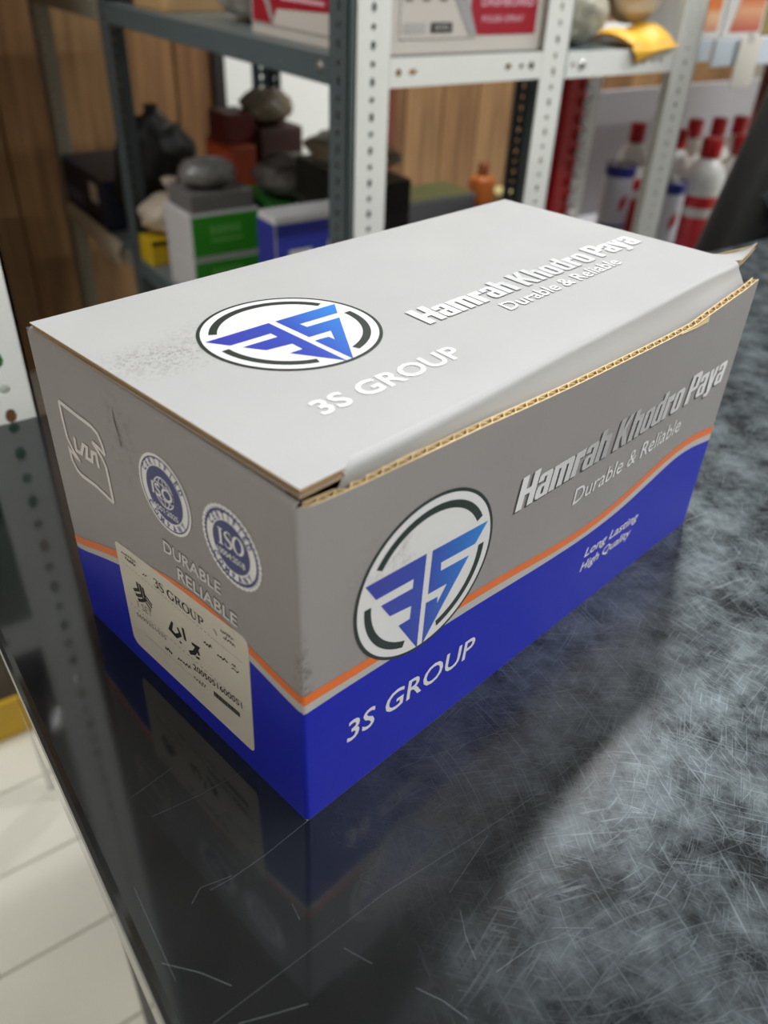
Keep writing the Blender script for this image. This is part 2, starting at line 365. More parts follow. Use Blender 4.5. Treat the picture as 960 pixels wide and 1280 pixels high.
# front panel
fp = MB(); NU = 64
us = [-0.0]+[.4,.8,1.2,1.6]+[1.6+(250-1.6)*i/NU for i in range(1, NU+1)]
def frontrow(u, j, off): return FP(u, interp(VT, u)*j/14, off)
i0 = len(fp.v)
for u in us:
    for j in range(15): fp.v.append(tuple(frontrow(u, j, 0)))
for a in range(len(us)-1):
    for j in range(14):
        k = a*15+j; fp.f.append((k, k+15, k+16, k+1))
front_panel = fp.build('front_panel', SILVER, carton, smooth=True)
fin = MB(); us2 = [u for u in us if 3.0 <= u <= 247]
for u in us2:
    for j in range(15): fin.v.append(tuple(frontrow(u, j, -TH)))
for a in range(len(us2)-1):
    for j in range(14):
        k = a*15+j; fin.f.append((k, k+1, k+16, k+15))
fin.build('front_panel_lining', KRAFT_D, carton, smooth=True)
# corrugated raw edge of the front panel
ce = MB()
def edge_strip(mb, o0, o1, dz0, dz1, n=120, u0=0.3, u1=249.7):
    pts = [u0+(u1-u0)*i/n for i in range(n+1)]
    for a, b_ in zip(pts[:-1], pts[1:]):
        va, vb = interp(VT, a), interp(VT, b_)
        A0, A1, Bq0, Bq1 = FP(a, va+dz1, o0), FP(a, va+dz1, o1), FP(b_, vb+dz1, o0), FP(b_, vb+dz1, o1)
        mb.quad(A0, Bq0, Bq1, A1)
        mb.quad(FP(a, va+dz0, o0), FP(b_, vb+dz0, o0), Bq0, A0); mb.quad(FP(b_, vb+dz0, o1), FP(a, va+dz0, o1), A1, Bq1)
edge_strip(ce, -.03, -.45, -2, .1, u0=2.0); edge_strip(ce, -2.5, -TH, -2, .1, u0=4.5)
per = 5.4; n = int(248/per*8)
pts = []
for i in range(n+1):
    u = 6+243*i/n; pts.append((u, -1.46+1.0*math.sin(2*math.pi*u/per)))
for (ua, oa), (ub, ob) in zip(pts[:-1], pts[1:]):
    va, vb = interp(VT, ua), interp(VT, ub)
    for q in (.2,):
        ce.quad(FP(ua, va, oa+q), FP(ub, vb, ob+q), FP(ub, vb, ob-q), FP(ua, va, oa-q))
        ce.quad(FP(ua, va-2, oa+q), FP(ub, vb-2, ob+q), FP(ub, vb, ob+q), FP(ua, va, oa+q))
        ce.quad(FP(ua, va-2, oa-q), FP(ub, vb-2, ob-q), FP(ub, vb, ob-q), FP(ua, va, oa-q))
tag(ce.build('corrugated_edge', KRAFT, carton), 'raw corrugated tan edge of the front panel')
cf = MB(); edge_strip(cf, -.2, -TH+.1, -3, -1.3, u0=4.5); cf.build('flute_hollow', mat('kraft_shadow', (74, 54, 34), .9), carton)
# torn paper sliver on the edge
tn = MB()
prev = None
for i in range(11):
    u = 182+2.3*i; vt = interp(VT, u); d = 2.1*(i/10)**1.5 if i < 10 else 2.3
    a, b_ = FP(u, vt+.1, .25), FP(u, vt-d, .5)
    if prev: tn.quad(prev[0], a, b_, prev[1])
    prev = (a, b_)
tn.build('torn_paper', KRAFT, carton)
# side panel (left), rounded fold at the top into a dust flap
def left_prof(u, q):
    # q 0..1 up the panel, then fold, then inwards
    return None
sp = MB(); rows = 12; NLu = 30
def side_row(u):
    out = []
    vt = 126.5-2.2
    for j in range(rows+1): out.append(LP(u, vt*j/rows))
    top_in = LP(u, 126.5); inn = -NL
    for k in range(1, 5):
        a = math.pi/2*k/4; out.append(LP(u, vt)+inn*(.0022*(1-math.cos(a)))+NT*(.0022*math.sin(a)))
    base = out[-1]
    for d in (.01, .022): out.append(base+inn*d)
    return out
cols = [0, .4, .8, 1.2, 1.6]+[1.6+134.9*i/NLu for i in range(1, NLu+1)]
R = [side_row(u) for u in cols]
m_ = len(R[0])
for r in R: sp.v += [tuple(p) for p in r]
for a in range(len(cols)-1):
    for j in range(m_-1):
        if cols[a] < 3 and j >= rows+4: continue
        k = a*m_+j; sp.f.append((k, k+1, k+m_+1, k+m_))
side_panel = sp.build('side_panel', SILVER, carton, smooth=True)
MB().grid(lambda s, t: B1+(B3-B1)*s+((T1-B1)*(1-s)+(T3-B3)*s)*t*.985, 8, 8).build('far_side_panel', SILVER, carton)
MB().grid(lambda s, t: B3+(B2-B3)*s+((T3-B3)*(1-s)+(T2-B2)*s)*t, 8, 8).build('back_panel', SILVER, carton)
MB().quad(B0+NT*.0004, B2+NT*.0004, B3+NT*.0004, B1+NT*.0004).build('bottom_panel', KRAFT_D, carton)
# lid with rounded front fold, tuck flap and two ears
FOLD = [(0, .2), (14, .4), (18, .6), (39, .6), (69, 1.4), (113, 3.2), (164, 4.2), (220, 5.6), (236, 5.2), (250, 5.0)]
EAR0, EAR1 = 14.6, 247.0
LTH = 2.6
def ear_lift(u, v):
    if u < 243: return 0
    k = max(0, (18-v)/18)
    return 8.0*((u-243)/14)**1.7*k
lid = MB(); NV = 20
def lid_top(u, v, off=0.):
    sag = -.9*math.exp(-((v-2)/9)**2)*math.sin(math.pi*min(max((u-10)/230, 0), 1))
    return TP(u, v, off+ear_lift(u, v)+sag)
ulist = [0]+[EAR0*i/4 for i in range(1, 5)]+[EAR0+(EAR1-EAR0)*i/44 for i in range(1, 45)]+[EAR1+(258.0-EAR1)*i/8 for i in range(1, 9)]
def vfront(u): return -.3 if u < EAR0+.01 and u >= 0 else (5.6-.1*(u-EAR1) if u > EAR1 else interp(FOLD, u)+2.6)
def uu(u, v):   # the far edge stays at 250 behind the ear
    return u if u <= 250 or v < 10 else 250
for off in (0, -LTH):
    b = len(lid.v)
    for u in ulist:
        v0 = (vfront(u) if u > EAR0+.01 else -.3)
        for j in range(NV+1):
            v = v0+(136.5-v0)*(j/NV)**1.6
            w_ = u if u <= 250 else 250+(u-250)*max(0, 1-(v-v0)/14)
            lid.v.append(tuple(lid_top(w_, v, off)))
    for a in range(len(ulist)-1):
        for j in range(NV):
            k = b+a*(NV+1)+j; q = (k, k+NV+1, k+NV+2, k+1); lid.f.append(q if off == 0 else q[::-1])
lid_o = lid.build('lid', SILVER_LIT, carton, smooth=True)
tf = MB()    # fold + tuck flap
fu = [EAR0+(EAR1-EAR0)*i/44 for i in range(45)]
prof = []
for u in fu:
    row = []
    for k in range(0, 6):
        a = math.pi/2*k/5; fv = interp(FOLD, u)
        row.append(lid_top(u, fv+2.6)+(-NF)*(-.0026*math.sin(a))+NT*(-.0026*(1-math.cos(a))))
    base = row[-1]
    tgt = FP(u, interp(VT, u)-4.0, -TH-.5)
    for q in (.33, .67, 1.0): row.append(base.lerp(tgt, q))
    row.append(FP(u, interp(VT, u)-13, -TH-.6))
    prof.append(row)
m_ = len(prof[0])
for r in prof: tf.v += [tuple(p) for p in r]
for a in range(len(fu)-1):
    for j in range(m_-1):
        k = a*m_+j; tf.f.append((k, k+1, k+m_+1, k+m_))
tf.build('tuck_flap', SILVER_LIT, carton, smooth=True)
# raw lid edges (left, ears, right)
le = MB()
def ledge(mb, P, Q, inset, t0, t1):
    mb.quad(P+NT*t0/1000, Q+NT*t0/1000, Q+NT*t1/1000, P+NT*t1/1000)
for (t0, t1, ins) in ((-.45, -.02, 0), (-2.6, -2.1, 0), (-2.1, -.45, .6)):
    path = [(ins, 136)]+[(ins, 136-136*i/12) for i in range(1, 12)]+[(ins, -.3+ins), (EAR0-ins, -.3+ins), (EAR0-ins, 3.0)]
    for a, b_ in zip(path[:-1], path[1:]):
        ledge(le, lid_top(*a), lid_top(*b_), 0, t0, t1)
le.build('lid_raw_edge', mat('kraft_edge', (176, 142, 100), .85, noise=.15, nscale=600), carton)
le2 = MB()
for (t0, t1, ins) in ((-.8, -.02, 0), (-2.6, -1.9, 0), (-1.9, -.8, .5)):
    path = [(EAR1+i*1.37, vfront(EAR1+i*1.37)+ins) for i in range(9)]
    for a, b_ in zip(path[:-1], path[1:]): ledge(le2, lid_top(*a), lid_top(*b_), 0, t0, t1)
    pa, pb = lid_top(257-ins, vfront(257)), lid_top(250, vfront(257)+14); ledge(le2, pa, pb, 0, t0, t1)
le2.build('ear_raw_edge', KRAFT, carton)
# inner dust flap at the right corner
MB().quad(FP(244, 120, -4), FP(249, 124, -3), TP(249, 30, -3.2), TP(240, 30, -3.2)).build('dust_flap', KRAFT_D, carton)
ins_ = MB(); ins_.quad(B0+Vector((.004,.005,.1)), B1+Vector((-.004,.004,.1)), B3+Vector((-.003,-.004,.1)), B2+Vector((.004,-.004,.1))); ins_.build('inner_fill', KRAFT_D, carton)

# ---------------------------------------------------------------- print on the carton
def split_tri(tri, mx, out):
    a, b_, c = tri
    l = [(Vector(a)-Vector(b_)).length, (Vector(b_)-Vector(c)).length, (Vector(c)-Vector(a)).length]
    k = l.index(max(l))
    if l[k] <= mx: out.append(tri); return
    p = [a, b_, c]; p = p[k:]+p[:k]
    m2 = ((p[0][0]+p[1][0])/2, (p[0][1]+p[1][1])/2)
    split_tri((p[0], m2, p[2]), mx, out); split_tri((m2, p[1], p[2]), mx, out)
def poly_to(mb, face, polys, off, mx=9.):
    """polys: outer loop followed by holes, in face millimetres"""
    loops = [[Vector((x, y, 0)) for x, y in p] for p in polys]
    flat = [(v.x, v.y) for l in loops for v in l]
    for t in tessellate_polygon(loops):
        out = []; split_tri(tuple(flat[i] for i in t), mx, out)
        for tri in out:
            P = [FACE[face](x, y, off) for x, y in tri]
            n_ = {'F': NF, 'L': NL, 'T': NT}[face]
            if (P[1]-P[0]).cross(P[2]-P[0]).dot(n_) < 0: P = P[::-1]
            mb.face(P)
def ring(cx, cy, r0, r1, a0=0, a1=360, n=64):
    n = max(4, int(n*abs(a1-a0)/360))
    A = [math.radians(a0+(a1-a0)*i/n) for i in range(n+1)]
    if abs(a1-a0) >= 360:
        return None, A
    return [(cx+r1*math.cos(a), cy+r1*math.sin(a)) for a in A]+[(cx+r0*math.cos(a), cy+r0*math.sin(a)) for a in A[::-1]], A
def disc(cx, cy, r, n=64, wob=0, teeth=0):
    return [(cx+(r+(wob*(i % 2) if teeth else 0))*math.cos(2*math.pi*i/n), cy+(r+(wob*(i % 2) if teeth else 0))*math.sin(2*math.pi*i/n)) for i in range(n)]
def stroke_polys(pts, w):
    """a polyline as quads with mitred joins -> list of small polygons"""
    pts = [Vector((p[0], p[1])) for p in pts]; L_, R_ = [], []
    for i, p in enumerate(pts):
        d0 = (p-pts[i-1]).normalized() if i else (pts[1]-p).normalized()
        d1 = (pts[i+1]-p).normalized() if i < len(pts)-1 else d0
        d = d0+d1
        if d.length < .2: d = d0
        d.normalize(); n_ = Vector((-d.y, d.x)); k = 1/max(.45, n_.dot(Vector((-d1.y, d1.x))))
        wi = w[i] if isinstance(w, (list, tuple)) else w
        L_.append(p+n_*wi/2*k); R_.append(p-n_*wi/2*k)
    return [[tuple(L_[i]), tuple(L_[i+1]), tuple(R_[i+1]), tuple(R_[i])] for i in range(len(pts)-1)]
def strokes(mb, face, lines, w, off):
    for l in lines:
        for q in stroke_polys(l, w):
            P = [FACE[face](x, y, off) for x, y in q]
            mb.face(P)
TXT = {}
def text_mesh(body, bold=0., spacing=1.):
    key = (body, bold, spacing)
    if key in TXT: return TXT[key]
    cu = bpy.data.curves.new('txt', 'FONT'); cu.body = body; cu.size = 1; cu.offset = bold; cu.space_character = spacing
    cu.resolution_u = 3; cu.fill_mode = 'FRONT' if hasattr(cu, 'fill_mode') else cu.fill_mode
    o = bpy.data.objects.new('txt', cu); COL.objects.link(o)
    dg = bpy.context.evaluated_depsgraph_get(); me = bpy.data.meshes.new_from_object(o.evaluated_get(dg))
    V = [(v.co.x, v.co.y) for v in me.vertices]; F = [tuple(p.vertices) for p in me.polygons]
    bpy.data.objects.remove(o); bpy.data.meshes.remove(me); bpy.data.curves.remove(cu)
    TXT[key] = (V, F); return V, F
CAPH = max(v[1] for v in text_mesh('H')[0])
def text_on(mb, face, body, bl, br, tl, off, bold=0., spacing=1., shift=(0, 0)):
    V, F = text_mesh(body, bold, spacing)
    x0 = min(v[0] for v in V); x1 = max(v[0] for v in V)
    ex = (br[0]-bl[0], br[1]-bl[1]); ey = (tl[0]-bl[0], tl[1]-bl[1])
    P = []
    for x, y in V:
        a = (x-x0)/(x1-x0); b_ = y/CAPH
        P.append(FACE[face](bl[0]+ex[0]*a+ey[0]*b_+shift[0], bl[1]+ex[1]*a+ey[1]*b_+shift[1], off))
    i = len(mb.v); mb.v += [tuple(p) for p in P]; mb.f += [tuple(i+k for k in f) for f in F]
def arc_text(mb, face, body, cx, cy, r, h, a_mid, span, off, flip=False, mirror=1, bold=.01):
    """letters round a circle; angle measured in reading frame (x to the right); mirror=-1 where face u runs leftwards"""
    n_ = len(body)
    for i, ch in enumerate(body):
        if ch == ' ': continue
        t = (i/(n_-1)-.5)*span
        ang = math.radians(a_mid-t if not flip else a_mid+t)
        V, F = text_mesh(ch, bold); x0 = min(v[0] for v in V); x1 = max(v[0] for v in V); sc = h/CAPH
        er = (math.cos(ang), math.sin(ang)); et = (math.sin(ang), -math.cos(ang))
        if flip: up = (-er[0], -er[1]); rt = (-et[0], -et[1]); base = r+h
        else: up = er; rt = et; base = r
        k = len(mb.v)
        for x, y in V:
            X = (x-(x0+x1)/2)*sc*.8; Y = y*sc
            px = er[0]*base+rt[0]*X+up[0]*Y; py = er[1]*base+rt[1]*X+up[1]*Y
            mb.v.append(tuple(FACE[face](cx+mirror*px, cy+py, off)))
        mb.f += [tuple(k+q for q in f) for f in F]
WHITE = mat('print_white', (228, 226, 226), .4); DKGREEN = mat('print_dark_green', (26, 40, 32), .4)
BLUE = mat('print_blue', (33, 42, 174), .45, spec=.2, noise=.04, nscale=60); ORANGE = mat('print_orange', (232, 116, 50), .42)
LGREY = mat('print_light_grey', (188, 184, 180), .42)
LOGOBLUE = gradient_mat('print_logo_blue', [(0, (48, 52, 160)), (.5, (44, 70, 176)), (1, (38, 132, 216))])
SILVTXT = gradient_mat('print_silver_letters', [(0, (236, 234, 234)), (.18, (214, 212, 212)), (.35, (170, 168, 168)), (.6, (186, 184, 184)), (.8, (224, 222, 222)), (1, (236, 234, 234))], .38)
SILVTXT_LIT = gradient_mat('print_silver_letters_lit', [(0, (250, 250, 250)), (.2, (240, 240, 240)), (.35, (206, 207, 208)), (.65, (212, 212, 213)), (.8, (246, 246, 246)), (1, (250, 250, 250))], .38)  # brighter copy of the silver letters, overhead light put into the colour
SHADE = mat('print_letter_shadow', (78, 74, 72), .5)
# waves on the front and side
OF = [(0,57.9),(13,57),(26,56.2),(50,55.4),(75,54.3),(100,52.1),(120,49.6),(135,48.4),(150,48.2),(165,49.3),(180,51.8),(195,55.2),(210,57.6),(222,58.4),(235,57.4),(250,54.2)]
BF = [(0,52.2),(15,51.9),(32,51.0),(60,49.4),(80,48.2),(105,46.0),(120,44.8),(143,43.6),(160,43.9),(175,45.2),(194,48.8),(208,52),(220,53.4),(234,52.2),(250,48.6)]
OL = [(0,57.9),(9,58.7),(25,61.4),(40,63.9),(56,63.2),(75,59.8),(104.5,50.7),(122,44.5),(136.5,38.4)]
BL_ = [(0,52.2),(13,54.4),(23,56.2),(40,58.6),(60,57.9),(80,53.6),(104,46.2),(122,40),(136.5,34.4)]
def band(face, U, lo, hi, off, name, m, parent):
    mb = MB(); n = 90; cols = [0,.4,.8,1.2,1.6]+[1.6+(U-1.6)*i/n for i in range(1, n+1)]
    for a, b_ in zip(cols[:-1], cols[1:]):
        la, ha, lb, hb = lo(a), hi(a), lo(b_), hi(b_); k = max(1, int((ha-la)/8))
        for j in range(k):
            q = [FACE[face](a, la+(ha-la)*j/k, off), FACE[face](b_, lb+(hb-lb)*j/k, off), FACE[face](b_, lb+(hb-lb)*(j+1)/k, off), FACE[face](a, la+(ha-la)*(j+1)/k, off)]
            mb.face(q if face == 'F' else q[::-1])
    return mb.build(name, m, parent, smooth=True)
def smooth_tab(tab):
    def fn(x):
        return sum(interp(tab, x+d) for d in (-9, -6, -3, 0, 3, 6, 9))/7
    return fn
of, bf, ol, blf = smooth_tab(OF), smooth_tab(BF), smooth_tab(OL), smooth_tab(BL_)
band('F', 250, lambda u: .3, bf, .12, 'blue_band', BLUE, front_panel)
band('F', 250, bf, lambda u: of(u)-1.9, .12, 'grey_stripe', LGREY, front_panel)
band('F', 250, lambda u: of(u)-1.9, lambda u: of(u)+2.0, .16, 'orange_stripe', ORANGE, front_panel)
band('L', 136.5, lambda u: .3, blf, .12, 'blue_band', BLUE, side_panel)
band('L', 136.5, blf, lambda u: ol(u)-1.7, .12, 'grey_stripe', LGREY, side_panel)
band('L', 136.5, lambda u: ol(u)-1.7, lambda u: ol(u)+1.8, .16, 'orange_stripe', ORANGE, side_panel)
# round 3S logo, points given relative to the circle's centre in mm
P3 = [(23.6,88.3),(48.55,87.57),(47.97,47.9),(38.3,64.04),(43.33,63.84),(43.55,69.2),(34.22,70.6),(30.15,77.3),(43.53,76.54),(43.62,80.2),(28.03,80.9)]
PS = [(51.13,87.31),(77.01,86.2),(72.05,79.2),(55.8,80.1),(56.05,76.6),(69.74,75.67),(50.3,47.76),(50.45,66.3),(55.92,65.7),(56.05,62.8),(59.87,69.0),(51.0,69.6)]
LOGOW = smudge_mat('print_white_worn', (228, 226, 226), [(tuple(FP(34, 91)-Vector(carton.location)), (.014, .014, .012), .55, (120, 104, 90), 160)], .4)
def logo(face, cx, cy, R_, parent, dy=0):
    k = R_/30.4
    tr_ = lambda pts: [(cx+(x-50)*k, cy+(y-77.8)*k) for x, y in pts]
    mb = MB(); poly_to(mb, face, [disc(cx, cy, R_*1.005, 80)], .17); mb.build('logo_rim', DKGREEN, parent)
    mb = MB(); poly_to(mb, face, [disc(cx, cy, R_*.965, 80)], .20); mb.build('logo_disc', WHITE if face == 'T' else LOGOW, parent)
    mb = MB()
    for a0, a1 in ((27, 147), (177, 250), (-75+360-360, 0)):
        p, _ = ring(cx, cy, R_*.785, R_*.875, a0, a1); 
        # arcs as quads
        n = (len(p))//2
        for i in range(n-1):
            q = [p[i], p[i+1], p[2*n-2-i], p[2*n-1-i]]
            poly_to(mb, face, [q], .23)
    mb.build('logo_arcs', DKGREEN, parent)
    mb = MB(); poly_to(mb, face, [tr_(P3)], .24, 6); poly_to(mb, face, [tr_(PS)], .24, 6); mb.build('logo_monogram', LOGOBLUE, parent)
logo('F', 50, 77.8, 30.4, front_panel)
logo('T', 59.3, 74.2, 30.4, lid_o)
def lettering(face, name, body, bl, br, tl, m, parent, bold=0., spacing=1., shadow=None, off=.22):
    if shadow:
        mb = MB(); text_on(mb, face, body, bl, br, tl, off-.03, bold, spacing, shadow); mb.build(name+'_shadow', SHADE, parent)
    mb = MB(); text_on(mb, face, body, bl, br, tl, off, bold, spacing); return mb.build(name, m, parent)
def rc(x0, y0, x1, y1, c=0., corners='abcd'):
    """rectangle with chamfered corners: a lower left, b lower right, c upper right, d upper left"""
    k = {q: (c if q in corners else 0) for q in 'abcd'}; out = []
    for (x, y, q, sx, sy) in ((x0, y0, 'a', 1, 1), (x1, y0, 'b', -1, 1), (x1, y1, 'c', -1, -1), (x0, y1, 'd', 1, -1)):
        v = k[q]
        if not v: out.append((x, y)); continue
        p, r = (x, y+sy*v), (x+sx*v, y)
        m2 = (x+sx*v*.29, y+sy*v*.29)
        out += [p, m2, r] if q in 'ac' else [r, m2, p]
    return out
HEAVY = {
 'H': ([[rc(0,0,.22,1)], [rc(.40,0,.62,1)], [rc(.2,.40,.42,.58)]], .62),
 'K': ([[rc(0,0,.22,1)], [[(.22,.40),(.36,.52),(.62,1),(.40,1),(.22,.62)]], [[(.22,.52),(.34,.66),(.64,0),(.41,0),(.26,.38)]]], .64),
 'P': ([[rc(0,0,.22,1)], [rc(.2,.38,.58,1,.13,'bc'), rc(.22,.52,.37,.86,.05,'bc')]], .58),
 'a': ([[rc(.29,0,.50,.66)], [rc(.0,.64,.50,.77,.1,'cd')], [rc(0,.53,.20,.66)], [rc(0,0,.31,.44,.12,'ad'), rc(.20,.11,.30,.33,.03,'')]], .50),
 'm': ([[rc(0,0,.21,.76)], [rc(.295,0,.505,.70)], [rc(.59,0,.80,.66)], [rc(.18,.60,.505,.77,.1,'c')], [rc(.46,.60,.80,.77,.12,'c')]], .80),
 'r': ([[rc(0,0,.21,.76)], [rc(.20,.52,.40,.77,.05,'d')]], .40),
 'h': ([[rc(0,0,.21,1)], [rc(.31,0,.52,.66)], [rc(.18,.60,.52,.77,.12,'c')]], .52),
 'o': ([[rc(0,0,.51,.77,.13), rc(.205,.11,.305,.66,.04)]], .51),
 'd': ([[rc(.31,0,.52,1)], [rc(0,0,.34,.77,.13,'ad'), rc(.21,.11,.31,.66,.04,'ad')]], .52),
 'y': ([[[(0,.76),(.21,.76),(.285,.28),(.25,-.02),(.17,-.02)]], [[(.31,.76),(.52,.76),(.37,-.08),(.29,-.2),(.05,-.2),(.05,-.07),(.17,-.06),(.24,.06)]]], .52),
 ' ': ([], .20)}
def heavy_text(mb, face, body, bl, br, tl, off, shift=(0, 0)):
    gap = .045; tot = sum(HEAVY[c][1]+gap for c in body)-gap; x = 0
    ex = ((br[0]-bl[0])/tot, (br[1]-bl[1])/tot); ey = (tl[0]-bl[0], tl[1]-bl[1])
    for c in body:
        for loops in HEAVY[c][0]:
            poly_to(mb, face, [[(bl[0]+ex[0]*(x+p[0])+ey[0]*p[1]+shift[0], bl[1]+ex[1]*(x+p[0])+ey[1]*p[1]+shift[1]) for p in l] for l in loops], off, 20.)
        x += HEAVY[c][1]+gap
def heavy_lettering(face, name, body, bl, br, tl, m, parent, shadow):
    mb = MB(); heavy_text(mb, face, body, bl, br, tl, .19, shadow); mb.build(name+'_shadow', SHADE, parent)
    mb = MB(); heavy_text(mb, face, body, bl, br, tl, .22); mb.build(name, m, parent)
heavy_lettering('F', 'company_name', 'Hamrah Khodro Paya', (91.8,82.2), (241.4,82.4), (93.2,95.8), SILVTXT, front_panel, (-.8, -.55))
lettering('F', 'tagline', 'Durable & Reliable', (130,67.2), (209.8,69.3), (130.3,74.6), WHITE, front_panel, .004, 1.0, None)
lettering('F', 'slogan', 'Long Lasting', (150.5,30.8), (192.1,30.1), (151.6,35.3), WHITE, front_panel, .012, 1.0)
lettering('F', 'slogan', 'High Quality', (149.6,23.4), (188.8,22.8), (150.7,27.8), WHITE, front_panel, .012, 1.0)
lettering('F', 'group_name', '3S GROUP', (17.3,25.4), (80.2,22.9), (18.1,34.4), WHITE, front_panel, .012, 1.02)
heavy_lettering('T', 'company_name', 'Hamrah Khodro Paya', (98.5,47.4), (240.5,49.2), (99.5,60.4), SILVTXT_LIT, lid_o, (-.6, -.5))
lettering('T', 'tagline', 'Durable & Reliable', (129.8,36.9), (207.7,38.8), (130.6,43.5), mat('print_white_lit', (250, 250, 250), .35), lid_o, .012, 1.0, (-.3, -.35))  # white print brightened on the lid for the light from above
lettering('T', 'group_name', '3S GROUP', (28.6,23.1), (88.5,22.9), (29.4,31.0), MATS['print_white_lit'], lid_o, .018, 1.02)
lettering('L', 'claim', 'DURABLE', (66.6,74.0), (35.9,75.2), (66.2,78.6), mat('print_dull_silver', (214, 209, 206), .4), side_panel, .02, 1.0, (.35, .3), .22)
lettering('L', 'claim', 'RELIABLE', (60.2,66.4), (28.9,66.8), (59.8,71.2), MATS['print_dull_silver'], side_panel, .02, 1.0, (.35, .3), .22)
# certification stamps
NAVY = mat('print_navy', (30, 38, 110), .4); STAMPW = mat('print_stamp_white', (236, 233, 232), .42)
def stamp(cx, cy, R_, teeth, number, serif):
    mb = MB(); poly_to(mb, 'L', [disc(cx, cy, R_*.985, 72, R_*.03, 1) if teeth else disc(cx, cy, R_, 64)], .2); mb.build('stamp_disc', STAMPW, side_panel)
    mb = MB()
    for r0, r1, o in ((.84, .90, .26) if teeth else (.895, .93, .26),):
        p, _ = ring(cx, cy, R_*r0, R_*r1, 0, 359.9, 72); n = len(p)//2
        for i in range(n-1): poly_to(mb, 'L', [[p[i], p[i+1], p[2*n-2-i], p[2*n-1-i]]], o)
    if teeth:
        for i in range(48):
            a = 2*math.pi*i/48; a1 = a+2*math.pi/48*.55
            poly_to(mb, 'L', [[(cx+R_*.89*math.cos(a), cy+R_*.89*math.sin(a)), (cx+R_*.96*math.cos((a+a1)/2), cy+R_*.96*math.sin((a+a1)/2)), (cx+R_*.89*math.cos(a1), cy+R_*.89*math.sin(a1))]], .26)
    ri = .63 if teeth else .70
    poly_to(mb, 'L', [disc(cx, cy, R_*ri, 56)], .26)
    arc_text(mb, 'L', 'CERTIFIED', cx, cy, R_*(ri+.035), R_*.165, 90, 118, .27, False, -1, .03)
    arc_text(mb, 'L', 'COMPANY', cx, cy, R_*(ri+.035), R_*.165, 270, 104, .27, True, -1, .03)
    mb.build('stamp_print', NAVY, side_panel)
    mb = MB()
    if teeth:
        iso_serif(mb, cx+6.2, cy-1.3, 12.4, 5.7)
        text_on(mb, 'L', number, (cx+6.9, cy-4.7), (cx-6.0, cy-4.4), (cx+6.9, cy-2.6), .34, .01)
    else:
        poly = []
        for r in (5.4,):
            p, _ = ring(cx, cy+.8, r-.45, r, 0, 359.9, 40); n = len(p)//2
            for i in range(n-1): poly_to(mb, 'L', [[p[i], p[i+1], p[2*n-2-i], p[2*n-1-i]]], .34)
        for kx in (-.55, 0, .55):
            strokes(mb, 'L', [[(cx+5.2*kx*math.cos(t/10*math.pi-math.pi/2)*1.0, cy+.8+5.2*math.sin(t/10*math.pi-math.pi/2)) for t in range(11)]], .35, .34)
        for ky in (-.5, .5):
            h_ = math.sqrt(1-ky*ky)*5.2; strokes(mb, 'L', [[(cx-h_, cy+.8+ky*5.2), (cx+h_, cy+.8+ky*5.2)]], .35, .34)
        mb.build('globe_lines', STAMPW, side_panel)
        mb = MB(); poly_to(mb, 'L', [[(cx+6.2, cy-1.4), (cx-5.2, cy-1.0), (cx-5.2, cy+2.4), (cx+6.2, cy+2.2)]], .36); mb.build('globe_band', NAVY, side_panel)
        mb = MB()
        text_on(mb, 'L', 'ISO', (cx+6.4, cy-1.7), (cx-4.6, cy-1.2), (cx+6.3, cy+2.6), .42, .012)
        text_on(mb, 'L', number, (cx+6.8, cy-7.4), (cx-6.2, cy-6.9), (cx+6.8, cy-5.5), .34, .01)
    mb.build('stamp_letters', STAMPW, side_panel)
